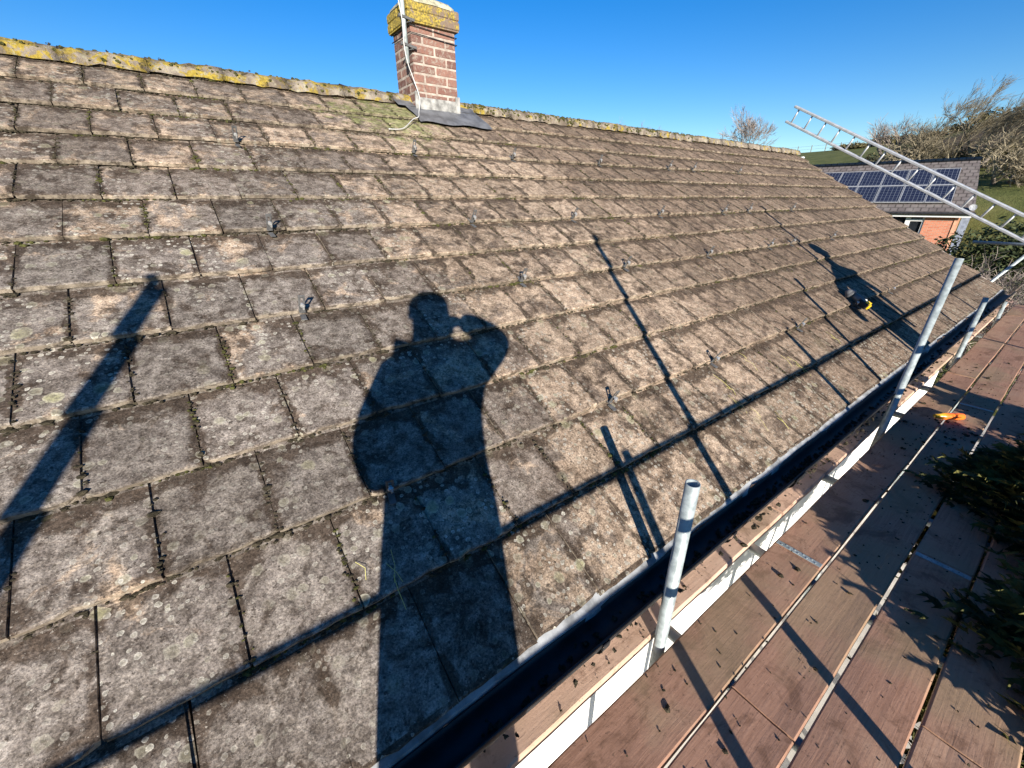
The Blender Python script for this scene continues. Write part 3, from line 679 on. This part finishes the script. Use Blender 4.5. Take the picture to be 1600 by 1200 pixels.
o = struct(mb.build('gutter_moss', M_MOSSD), 'stuff'); tag(o, 'dark moss and silt lying in the black gutter', 'moss')
# orange tube
ob = MB(); a = Vector((4.50, -.355, ZB + .034)); b = Vector((4.67, -.50, ZB + .034)); ax = (b - a)
L_ = ax.length
ob.lathe([(0, .014), (.012, .018), (.035, .018), (.05, .026), (.075, .030), (.12, .028), (L_ * .8, .030), (L_ * .95, .027), (L_, .016)], a, ax, 16)
o = ob.build('plastic_bottle', M_ORANGE, None, True); tag(o, 'small orange and yellow plastic bottle lying on the scaffold boards', 'bottle')
# power tool lying on the roof
tool = thing('power_tool', RF(5.28, .68, 0), 'black and yellow cordless power tool lying on the roof tiles', 'power tool')
tool.scale = (.8, .8, .8)
def tp(du, dv, n): return RF(5.29 + du, .70 + dv, n)
mb = MB(); mb.lathe([(-.03, .03), (-.028, .062), (-.012, .07), (.0, .07), (.012, .05), (.02, .045), (.05, .028)], tp(.0, .10, .045), RF(-.35, .9, .25), 18); mb.build('head', M_DGREY, tool, True)
mb = MB(); mb.tube([tp(.0, .08, .05), tp(.0, .02, .055), tp(-.01, -.04, .055), tp(-.02, -.10, .05)], [.03, .043, .045, .04], 14); mb.build('gear_housing', M_DGREY, tool, True)
mb = MB(); mb.bbox(tp(-.02, -.10, .045), (.10, .13, .075), .012, Matrix.Rotation(PITCH, 3, 'X')); mb.build('body', M_BLACK, tool)
mb = MB(); mb.bbox(tp(-.02, -.135, .088), (.07, .055, .02), .005, Matrix.Rotation(PITCH, 3, 'X')); mb.bbox(tp(-.02, -.17, .05), (.08, .02, .05), .004, Matrix.Rotation(PITCH, 3, 'X')); mb.build('battery', M_YEL, tool)
mb = MB(); mb.tube([tp(.05, -.05, .05), tp(.10, -.08, .06)], [.016, .018], 10); mb.build('side_handle', M_UPVC, tool, True)

# ================================================================ people (seen here by their shadows)
HF = Vector((.433, .902, 0)); HRt = Vector((.902, -.433, 0))
def cloth_mat(name, c):
    n = NT(name, .95, .15); z = n.sep(n.pos())[2]; return n.out(n.mix(n.ramp(z, 1.24, 1.30), n.mix(n.noise(n.pos(), 9, 4), tuple(q * .7 for q in c), c), (.42, .25, .18)))
def person(base, J, E, label, mat, extra):
    """J: name -> (right, forward, z, radius)"""
    names = list(J); o0 = Vector((base[0], base[1], 0))
    vs = [HRt * J[q][0] + HF * J[q][1] + Vector((0, 0, J[q][2])) for q in names]; es = [(names.index(a), names.index(b)) for a, b in E]
    me = bpy.data.meshes.new('body'); me.from_pydata(vs, es, []); me.materials.append(mat)
    root = thing('person', (base[0], base[1], ZB), label, 'person')
    ob = bpy.data.objects.new('body', me); COL.objects.link(ob); ob.parent = root; ob.matrix_parent_inverse = Matrix.Translation((0, 0, -ZB))
    mo = ob.modifiers.new('skin', 'SKIN'); mo.use_smooth_shade = True
    for i, q in enumerate(names):
        sv = me.skin_vertices[0].data[i]; r = J[q][3]; sv.radius = r if isinstance(r, tuple) else (r, r); sv.use_root = q == 'pelvis'
    ss = ob.modifiers.new('sub', 'SUBSURF'); ss.levels = 2; ss.render_levels = 2
    for (nm, mb, m_) in extra:
        x = mb.build(nm, m_, None, True); x.parent = root; x.matrix_parent_inverse = Matrix.Translation((0, 0, -ZB))
    return root
def PV(a, f, z): return HRt * a + HF * f + Vector((0, 0, z))
def hand(wr, pts, thumb):
    mb = MB(); mb.tube([wr, (wr * .4 + pts[1][0] * .6), (pts[1][0] + pts[2][0]) / 2], [.026, .036, .034], 10)
    for p in pts: mb.tube(p, [.0095, .009, .0085, .006][:len(p)], 8)
    mb.tube(thumb, [.012, .011, .008], 8); return mb
CLO = cloth_mat('navy_workwear', (.03, .035, .05))
J = dict(pelvis=(-.03, 0, .56, (.215, .15)), belly=(-.03, .01, .72, (.22, .15)), chest=(-.05, 0, .95, (.235, .15)), upper=(-.04, -.01, 1.10, (.225, .14)), neck=(-.03, -.01, 1.27, .10), jaw=(-.03, .02, 1.36, .095), skull=(-.03, .01, 1.46, .108), crown=(-.03, 0, 1.53, .07),
         rsh=(.16, .0, 1.165, .118), rel=(.36, .09, 1.245, .088), rwr=(.12, .19, 1.345, .060),
         lsh=(-.225, .0, 1.14, .09), lel=(-.31, -.02, .92, .072), lwr=(-.26, .05, .80, .065), lha=(-.235, .09, .77, .042),
         rhip=(.07, 0, .48, .135), rkn=(.055, .03, .10, .12), ran=(.09, -.02, -.24, .055), rto=(.10, .17, -.29, .04),
         lhip=(-.135, 0, .48, .135), lkn=(-.13, .03, .10, .12), lan=(-.155, -.02, -.24, .055), lto=(-.17, .17, -.29, .04))
E_ = [('pelvis', 'belly'), ('belly', 'chest'), ('chest', 'upper'), ('upper', 'neck'), ('neck', 'jaw'), ('jaw', 'skull'), ('skull', 'crown'), ('upper', 'rsh'), ('rsh', 'rel'), ('rel', 'rwr'), ('upper', 'lsh'), ('lsh', 'lel'), ('lel', 'lwr'), ('lwr', 'lha'), ('pelvis', 'rhip'), ('rhip', 'rkn'), ('rkn', 'ran'), ('ran', 'rto'), ('pelvis', 'lhip'), ('lhip', 'lkn'), ('lkn', 'lan'), ('lan', 'lto')]
PB = (-.122, -.947)
fing = [[PV(.075, .225, 1.345 - .02 * i), PV(.055, .246, 1.347 - .02 * i), PV(.045, .262 - .004 * i, 1.345 - .02 * i), PV(.03, .258, 1.342 - .02 * i)] for i in range(4)]
hd = hand(PV(.125, .205, 1.325), fing, [PV(.09, .20, 1.30), PV(.06, .215, 1.285), PV(.035, .235, 1.28)])
hair = MB(); hair.lathe([(-.02, .108), (.03, .110), (.07, .095), (.10, .055), (.112, .01)], PV(-.03, -.005, 1.455), (0, 0, 1), 18)
nose = MB(); nose.lathe([(0, .022), (.02, .014), (.034, .006)], PV(-.03, .095, 1.415), HF, 8)
ears = [MB(), MB()]
for s_, ear in zip((-1, 1), ears): ear.lathe([(0, .02), (.012, .028), (.018, .012)], PV(-.03 + s_ * .093, 0, 1.43), HRt * s_, 8)
collar = MB(); collar.tube([PV(-.20, -.04, 1.20), PV(-.18, -.03, 1.30), PV(-.12, -.03, 1.27)], [.03, .035, .03], 10)
M_SKIN = simple('skin', (.45, .27, .19), .6, .3, var=.1); M_HAIR = simple('dark_hair', (.03, .022, .016), .8, .3)
person((PB[0], PB[1]), J, E_, 'photographer on the scaffold holding up a phone, cast as the big shadow on the tiles', CLO, [('hand', hd, M_SKIN), ('hair', hair, M_HAIR), ('nose', nose, M_SKIN), ('ear', ears[0], M_SKIN), ('ear', ears[1], M_SKIN), ('hood', collar, CLO)])
ph = MB(); Mx = Matrix((right, -down, -fwd)).transposed(); ph.bbox(CAM - fwd * .016 + right * .02 + down * .03, (.160, .077, .008), .002, Mx); o = ph.build('phone', M_BLACK); tag(o, 'phone held up by the photographer whose shadow falls on the roof', 'phone')
J2 = dict(J); J2.update(rsh=(.20, 0, 1.12, .085), rel=(.28, .02, .86, .058), rwr=(.26, .06, .62, .04), lsh=(-.19, 0, 1.12, .085), lel=(-.42, .03, .90, .07), lwr=(-.55, .05, .70, .06), lha=(-.58, .06, .58, .06), crown=(-.03, 0, 1.49, .075), rha=(.26, .07, .55, .04), skull=(-.03, .01, 1.42, .10), jaw=(-.03, .02, 1.32, .08), neck=(-.03, 0, 1.24, .065))
hel = MB(); hel.lathe([(-.01, .145), (.0, .14), (.01, .118), (.06, .112), (.10, .08), (.12, .03)], PV(-.03, 0, 1.44), (0, 0, 1), 20)
rh2 = [[PV(.25 + .012 * i, .08, .54), PV(.25 + .012 * i, .085, .50), PV(.25 + .012 * i, .08, .47)] for i in range(4)]
p2 = (4.98, -1.12)
person(p2, J2, E_ + [('rwr', 'rha')], 'second worker in a hard hat, casting the wide dark shadow on the far lower tiles', cloth_mat('dark_workwear', (.04, .04, .04)), [('hard_hat', hel, M_YEL), ('hand', hand(PV(.26, .07, .57), rh2, [PV(.23, .07, .55), PV(.215, .09, .52), PV(.22, .10, .49)]), M_SKIN)])

# ================================================================ neighbour's house
nb = thing('brick_bungalow', (36, 12, -1.9), 'red brick bungalow with solar panels on its grey roof beyond the gable end', 'house')
XE, ZE, YV = 30.75, .62, 3.35
def NS(s_, y, n=0.0): return Vector((XE + s_ * cP - n * sP, y, ZE + s_ * sP + n * cP))
def nb_roof():
    n = NT('neighbour_tiles', .9, .2); p = n.mapv(n.pos(), rot=(0, 0, -R(10.7))); br = n.n('TexBrick', {'Vector': n.mapv(n.comb(n.sep(p)[1], n.math('MULTIPLY', n.sep(p)[2], 2.0), 0.0), (1, 1, 1)), 'Scale': 1.0, 'Brick Width': .3, 'Row Height': .33, 'Mortar Size': .025, 'Color1': (.12, .10, .095, 1), 'Color2': (.17, .145, .135, 1), 'Mortar': (.07, .06, .055, 1)})
    c = n.mix(n.ramp(n.noise(p, 2.5, 5), .45, .7, 0, .5), br.outputs[0], (.22, .20, .18)); n.bump(br.outputs[1], -.03); return n.out(c)
M_NR = nb_roof()
rf = MB(); vs = [NS(0, YV), NS(5.05, YV + .35), NS(5.05, 22), NS(0, 22)]; vs += [v - Vector((0, 0, .12)) for v in vs]; top = NS(5.05, 0)
rf.add(vs, [(0, 1, 2, 3), (7, 6, 5, 4), (0, 4, 5, 1), (0, 3, 7, 4)]); rf.add([NS(5.05, YV + .35), NS(5.05, 22), (top.x + 4.3, 22, ZE), (top.x + 4.3, YV, ZE)], [(0, 1, 2, 3)])
rf = rf.build('roof', M_NR, nb)
for i in range(41):
    mb = MB(); c = NS(5.05, YV + .55 + i * .455, .02); mb.lathe([(-.225, .12), (.225, .12)], c, (0, 1, 0), 10); mb.build('ridge_tile', M_NR, rf, True)
def nb_brick():
    n = NT('neighbour_brick', .9, .2); p = n.mapv(n.pos(), rot=(0, 0, -R(10.7))); s3 = n.sep(p)
    br = n.n('TexBrick', {'Vector': n.comb(n.math('ADD', s3[0], s3[1]), s3[2], 0.0), 'Scale': 1.0, 'Brick Width': .225, 'Row Height': .075, 'Mortar Size': .009, 'Color1': (.42, .135, .075, 1), 'Color2': (.50, .19, .11, 1), 'Mortar': (.46, .32, .24, 1)})
    n.bump(br.outputs[1], -.01); return n.out(br.outputs[0])
M_NB = nb_brick()
wl = MB(); XWn = 31.15
# wall pieces round the window opening
for (ya, yb, za, zb_) in ((3.75, 5.02, -2.6, .55), (5.02, 7.2, -2.6, -.95), (7.2, 21.5, -2.6, .55)): wl.box((XWn + .14, (ya + yb) / 2, (za + zb_) / 2), (.28, yb - ya, zb_ - za))
wl.add([(XWn + .02, 3.76, -2.6), (XWn + 8.5, 3.76, -2.6), (XWn + 8.5, 3.76, .55), (XWn + 4.0, 3.76, 2.9), (XWn + .02, 3.76, .55)], [(0, 1, 2, 3, 4)])
wl.build('wall', M_NB, nb)
mb = MB(); mb.box((XWn - .01, 3.83, -1.0), (.05, .18, 3.1)); mb.build('quoin_strip', simple('pale_brick', (.55, .28, .18), .9, .2), nb)
mb = MB(); mb.box((XE + .06, 12.7, ZE - .16), (.03, 18.6, .13)); mb.build('fascia', M_UPVC, nb)
mb = MB(); mb.box((XWn, 3.55, -1.0), (.06, .30, 3.2)); mb.build('downpipe_panel', simple('blue_grey_board', (.20, .22, .27), .6, .4), nb)
mb = MB(); mb.tube([(XE - .06, YV - .05, ZE - .05), (XE - .06, 21, ZE - .05)], .065, 10); mb.build('gutter', M_GUT, nb)
M_GLASS = simple('dark_window_glass', (.015, .018, .022), .08, .5, var=.3, scale=1)
wn2 = MB().box((XWn + .16, 6.11, -.2), (.03, 2.16, 1.5)).build('window', M_GLASS, nb)
for (c, d) in (((XWn + .10, 6.11, .51), (.10, 2.18, .08)), ((XWn + .10, 6.11, -.91), (.10, 2.18, .08)), ((XWn + .101, 5.06, -.2), (.10, .08, 1.34)), ((XWn + .101, 7.16, -.2), (.10, .08, 1.34)), ((XWn + .101, 5.66, -.2), (.10, .20, 1.34)), ((XWn + .102, 5.36, .23), (.10, .52, .11)), ((XWn + .101, 6.5, -.2), (.10, .10, 1.34))):
    MB().box(c, d).build('frame', M_UPVC, wn2)
# satellite dish at the eaves corner
mb = MB(); mb.lathe([(0, .15), (.02, .14), (.04, .08), (.05, .02)], (XE + .1, YV + .12, .86), (1, .3, -.3), 16); o = mb.build('satellite_dish', M_STRIP, None, True); tag(o, 'pale satellite dish at the eaves corner of the brick bungalow', 'satellite dish')
mb = MB(); mb.tube([(31.2, 11.2, .8), (31.2, 11.2, 3.5)], .07, 10); mb.bbox((31.2, 11.2, 3.45), (.2, .2, .08), .02); o = mb.build('vent_pipe', M_UPVC, None); tag(o, 'white vent pipe standing at the left end of the solar panels', 'pipe')
def pv_mat():
    n = NT('solar_cells', .25, .2); p = n.mapv(n.pos(), rot=(0, 0, -R(10.7)))
    br = n.n('TexBrick', {'Vector': n.comb(n.sep(p)[1], n.math('MULTIPLY', n.sep(p)[2], 2.0), 0.0), 'Scale': 1.0, 'Brick Width': .166, 'Row Height': .166, 'Mortar Size': .007, 'Color1': (.008, .011, .030, 1), 'Color2': (.012, .016, .040, 1), 'Mortar': (.16, .18, .21, 1)}, offset=0.0)
    return n.out(br.outputs[0])
M_PV = pv_mat()
nthr = {0: 'lower', 1: 'upper'}; ordr = ['first', 'second', 'third', 'fourth', 'fifth', 'sixth', 'seventh', 'eighth']
for r_ in (0, 1):
    for i in range(8):
        y0 = 4.28 + i * 1.02 + r_ * .05; s0 = .72 + r_ * 1.66 + .0
        if r_ == 0 and i > 6: continue
        g = thing('solar_panel', NS(s0, y0), 'blue framed solar panel, %s from the right in the %s row' % (ordr[i], nthr[r_]), 'solar panel', 'solar panels on the brick bungalow')
        Mx = Matrix.Rotation(-PITCH, 3, 'Y'); c = NS(s0 + .82, y0 + .5, .10)
        mb = MB(); mb.box(c, (1.58, .95, .03), Mx); mb.build('cells', M_PV, g)
        fr = MB()
        for (ds, dy, ls, ly) in ((-.80, 0, .035, 1.0), (.80, 0, .035, 1.0), (0, -.485, 1.57, .026), (0, .485, 1.57, .026)): fr.box(NS(s0 + .82 + ds, y0 + .5 + dy, .105), (ls, ly, .045), Mx)
        fr.build('frame', M_ALU, g)

NA = R(10.7); NP = Vector((30.75, 3.35, 0)); NM = Matrix.Translation(NP) @ Matrix.Rotation(NA, 4, 'Z') @ Matrix.Translation(-NP)
for o in [q for q in COL.objects if q.parent is None and (q.name.split('.')[0] in ('brick_bungalow', 'solar_panel', 'satellite_dish', 'vent_pipe'))]:
    o.matrix_basis = NM @ Matrix.Translation(o.location)
# ================================================================ trees
def bark(name, c1, c2):
    n = NT(name, .95, .1); return n.out(n.mix(n.ramp(n.noise(n.pos(), 3, 5), .35, .65), c1, c2))
M_BARK = bark('grey_bark', (.12, .10, .085), (.22, .185, .15)); M_TWIG = bark('pale_twigs', (.19, .155, .135), (.31, .26, .22)); M_TWIG2 = bark('reddish_twigs', (.20, .115, .10), (.33, .22, .19)); M_TWIG3 = bark('olive_twigs', (.155, .13, .09), (.28, .24, .165))
def bare_tree(base, h, spread, seed, label, name='bare_tree', lean=(0, 0), depth=6, mt=None, r0=.16, cat='tree', group=None, trunk=.28, kids=(3, 5), twist=.55, stems=1, up=.25, rmin=.006):
    rr = random.Random(seed); tr = MB(); cr = MB(); lean = Vector((lean[0], lean[1], 0)); b0 = Vector(base)
    def grow(p, d, l, r, lev):
        pts = [p]; q = p; n = 3 if lev < 3 else 2
        for i in range(n):
            d = (d + Vector((rr.gauss(0, .12), rr.gauss(0, .12), rr.gauss(0, .10) + up * .15)) + lean * .06 * lev).normalized(); q = q + d * l / n; pts.append(q)
        r1 = max(r * .62, rmin * .7); (tr if lev == 0 else cr).tube(pts, [r + (r1 - r) * i / n for i in range(n + 1)], 8 if lev == 0 else (5 if lev < 3 else 3), cap=False)
        if lev >= depth: return
        for i in range(rr.randint(*kids)):
            t = rr.uniform(.45, 1.0) if lev else rr.uniform(.7, 1.0); b = pts[0].lerp(pts[-1], t) if n == 1 else pts[min(n, int(t * n))].lerp(pts[min(n, int(t * n) + 1)], t * n - int(t * n))
            a = rr.uniform(0, 6.283); perp = d.orthogonal().normalized(); perp = (Matrix.Rotation(a, 3, d) @ perp)
            nd = (d + perp * rr.uniform(twist * .5, twist * 1.6) * spread + lean * .25).normalized()
            grow(b, nd, l * rr.uniform(.58, .82), max(r1 * rr.uniform(.6, .9), rmin), lev + 1)
    for s_ in range(stems):
        d0 = Vector((rr.gauss(0, .08 if stems == 1 else .5), rr.gauss(0, .08 if stems == 1 else .5), 1)).normalized()
        grow(b0 + Vector((rr.gauss(0, .05 * stems), rr.gauss(0, .05 * stems), 0)), d0, h * trunk, r0, 0)
    # fit to the wanted height
    zmax = max(v[2] for v in cr.v) - b0.z; k = h / zmax
    for m_ in (tr, cr): m_.v = [tuple(b0 + (Vector(v) - b0) * k) for v in m_.v]
    g = thing(name, base, label, cat, group); tr.build('trunk', M_BARK, g, True); cr.build('crown', mt or M_TWIG, g); return g
bare_tree((39.8, 20.3, .8), 7.5, .8, 11, 'small round bare tree rising behind the ridge against the sky', depth=6, mt=M_TWIG, r0=.10, kids=(3, 4), up=.3, rmin=.006)
bare_tree((33.7, 29.1, .5), 7.7, .8, 12, 'faint bare treetop showing just above the ridge, left of the pair', 'bare_treetop', depth=5, r0=.08, kids=(3, 4), rmin=.006)
bare_tree((35.2, 27.3, .5), 7.4, .8, 13, 'faint bare treetop showing just above the ridge, right of the pair', 'bare_treetop', depth=5, r0=.08, kids=(3, 4), rmin=.006)
bare_tree((48, 6.4, 1.4), 8.0, .9, 24, 'large spreading bare tree swept to the right on the hillside', depth=6, mt=M_TWIG3, r0=.15, lean=(0, -.35), kids=(3, 4), twist=.5, rmin=.005, up=.5, stems=4, trunk=.24)
bare_tree((47, 8.8, 1.2), 6.0, 1.2, 15, 'bare thorn tree with tangled pale branches behind the solar panels', depth=5, mt=M_TWIG3, r0=.2, lean=(0, -.2), kids=(3, 5), twist=.7, rmin=.006)
bare_tree((47.5, 11.0, 1.8), 5.6, .9, 16, 'rounded reddish bare tree left of the large swept tree', depth=5, mt=M_TWIG, r0=.14, kids=(3, 5), rmin=.006)
bare_tree((44, 4.4, 1.0), 4.6, 1.3, 17, 'low tangled olive thicket at the right edge below the large bare tree', 'thicket', depth=5, mt=M_TWIG3, r0=.12, lean=(0, -.4), kids=(3, 5), twist=.8, stems=3, rmin=.010, cat='thicket')
bare_tree((14.3, .75, -2.7), 3.0, 1.1, 18, 'bare shrub of pale curling twigs beyond the lower roof corner', 'bare_shrub', depth=5, mt=M_TWIG, r0=.03, kids=(3, 4), twist=.8, stems=9, cat='shrub', trunk=.34, rmin=.004)
bare_tree((13.9, -.2, -2.7), 2.5, 1.2, 19, 'reddish bare shrub at the right edge past the end of the gutter', 'bare_shrub', depth=5, mt=M_TWIG2, r0=.025, kids=(3, 4), twist=.8, stems=9, cat='shrub', trunk=.34, rmin=.004)
def leaf_mat(name, c1, c2):
    n = NT(name, .75, .25); oi = n.noise(n.pos(), 6, 3); return n.out(n.mix(n.ramp(oi, .35, .65), c1, c2))
def leafy(name, base, lobes, count, size, seed, label, mat, cat, flat=1.0, group=None, trunk_r=.05):
    rr = random.Random(seed); mb = MB(); tr = MB(); b0 = Vector(base)
    for i in range(count):
        c, rad = rr.choice(lobes); c = Vector(c); rad = Vector(rad)
        d = Vector((rr.gauss(0, 1), rr.gauss(0, 1), rr.gauss(0, 1))).normalized() * (rr.random() ** .33) * (1 + .25 * mnoise.noise(Vector((i * .37, seed, 0))))
        p = c + Vector((d.x * rad.x, d.y * rad.y, d.z * rad.z)); s_ = size * rr.uniform(.5, 1.4)
        a = Vector((rr.gauss(0, 1), rr.gauss(0, 1), rr.gauss(0, .6))).normalized(); b = a.cross(Vector((rr.gauss(0, 1), rr.gauss(0, 1), rr.gauss(0, 1)))).normalized()
        mb.add([p - a * s_, p + b * s_ * .32, p + a * s_, p - b * s_ * .32], [(0, 1, 2, 3)])
    for c, rad in lobes[:8]: tr.tube([b0, b0.lerp(Vector(c), .5) + Vector((0, 0, .05)), Vector(c)], [trunk_r, trunk_r * .6, trunk_r * .25], 6)
    g = thing(name, base, label, cat, group); tr.build('trunk', M_BARK, g, True); mb.build('crown', mat, g); return g
M_EVG = leaf_mat('dark_evergreen', (.018, .028, .012), (.06, .075, .028)); M_HEDGE = leaf_mat('hedge_brown_green', (.07, .065, .03), (.17, .145, .07))
leafy('evergreen_bush', (19.5, 1.0, -2.9), [((19.4, 1.7, -.6), (.9, 1.0, 1.0)), ((19.6, .8, -.2), (.9, 1.0, 1.0)), ((19.8, -.1, -.5), (1, 1, 1.1)), ((19.2, 1.3, -1.8), (1, 1.5, 1.0))], 7000, .09, 31, 'dark evergreen bush beside the brick bungalow corner', M_EVG, 'bush')
# hedge along the crest of the field: one bush after another
for i in range(16):
    y = 31 - i * 2.3; x = 92 + .12 * (y - 20) + random.gauss(0, .4); z = ground_h(x, y); hh = (.7 + .09 * i) * random.uniform(.8, 1.25)
    leafy('hedge_bush', (x, y, z), [((x, y + random.gauss(0, .4), z + hh * .5), (1.0, 1.5, hh * .7)), ((x, y - .9, z + hh * .45), (.9, 1.1, hh * .6))], 700, .24, 60 + i, 'dark hedge bush number %d from the left along the crest of the field' % (i + 1) if False else '%s hedge bush along the crest of the green field' % ['leftmost small', 'second from left small', 'third from left', 'fourth from left', 'fifth from left', 'sixth from left', 'seventh from left', 'eighth from left', 'eighth from right', 'seventh from right', 'sixth from right', 'fifth from right', 'fourth from right', 'third from right', 'second from right', 'rightmost tall'][i], M_HEDGE, 'bush', group='hedge bushes on the crest of the field', trunk_r=.06)
for i in range(9):
    y = 4 + i * 1.15; x = 50 + .5 * math.sin(i * 2.1); z = ground_h(x, y); hh = 1.5 + .3 * math.sin(i * 1.7)
    leafy('scrub_bush', (x, y, z), [((x, y, z + hh * .5), (1.1, .95, hh * .65)), ((x - .4, y + .5, z + hh * .35), (.8, .7, hh * .5))], 900, .13, 90 + i, '%s brown scrub bush under the bare hillside trees' % ['rightmost', 'second from right', 'third from right', 'fourth from right', 'middle', 'fourth from left', 'third from left', 'second from left', 'leftmost'][i], M_HEDGE, 'bush', group='scrub bushes under the hillside trees', trunk_r=.05)
# fence on the crest
fe = thing('field_fence', (88, 36, ground_h(88, 36)), 'thin post and wire fence along the skyline of the field', 'fence'); prev = None
for i in range(12):
    y = 44 - i * 2.4; x = 95 + .12 * (y - 20); z = ground_h(x, y); mb = MB(); mb.tube([(x, y, z - .2), (x, y, z + 1.15)], .06, 6); mb.build('post', M_BARK, fe)
    if prev:
        for hz in (.5, 1.0): mb = MB(); mb.tube([prev + Vector((0, 0, hz)), Vector((x, y, z + hz))], .012, 4); mb.build('wire', M_HOOK, fe)
    prev = Vector((x, y, z))
# conifer leaning over the platform
def conifer(base, top, rad, zb, count, seed, label):
    rr = random.Random(seed); mb = MB(); b0 = Vector(base); g = thing('conifer', base, label, 'conifer')
    H = top - zb
    for i in range(count):
        t = rr.random() ** .8; z = zb + H * t; rmax = rad * (1 - t ** 2.5 * .72) * min(1, .45 + t * 1.6) * (1 + .3 * mnoise.noise(Vector((i * .01, z * 3, seed)))); a = rr.uniform(0, 6.283)
        r_ = rmax * rr.uniform(.45, 1.0) * (1 + .30 * mnoise.noise(Vector((math.cos(a) * 2.2, math.sin(a) * 2.2, z * 2.6))))
        d = Vector((math.cos(a), math.sin(a), rr.uniform(-.1, .7))).normalized(); p = Vector((b0.x + math.cos(a) * r_, b0.y + math.sin(a) * r_, z))
        L_ = rr.uniform(.05, .13); sd = d.cross(Vector((rr.gauss(0, .4), rr.gauss(0, .4), 1))).normalized(); n_ = 5
        vs = [p, p + d * L_ * .35 + sd * L_ * .20, p + d * L_, p + d * L_ * .35 - sd * L_ * .20]; mb.add(vs, [(0, 1, 2, 3)])
        for q in range(n_):
            f = .15 + .15 * q; s_ = 1 if q % 2 else -1; e = p + d * L_ * f; dd = (d * .7 + sd * s_ * .8 + Vector((0, 0, rr.gauss(0, .15)))).normalized() * L_ * .5
            w = sd.cross(d) * .006 + d * .011; mb.add([e - w, e + w, e + dd], [(0, 1, 2)])
    tr = MB(); tr.tube([b0, (b0.x, b0.y, zb + H * .9)], [.07, .02], 8)
    for q in range(40):
        z = zb + H * q / 44; a = q * 2.4; r_ = rad * (1 - q / 44 * .75) * .7; tr.tube([(b0.x, b0.y, z), (b0.x + math.cos(a) * r_, b0.y + math.sin(a) * r_, z + .1)], [.016, .005], 5)
    tr.build('trunk', M_BARK, g, True); mb.build('crown', M_CON, g)
M_CON = leaf_mat('conifer_green', (.018, .026, .010), (.13, .12, .03))
conifer((3.55, -1.30, -2.9), .16, .84, -1.2, 14000, 41, 'dark conifer leaning over the outer scaffold boards, largest at the right edge')
conifer((2.35, -1.50, -2.9), .0, .86, -1.15, 9500, 43, 'nearest dark conifer at the lower right corner beside the boards')
conifer((4.75, -1.40, -2.9), -.10, .60, -1.15, 6500, 42, 'farthest dark conifer beside the scaffold boards')
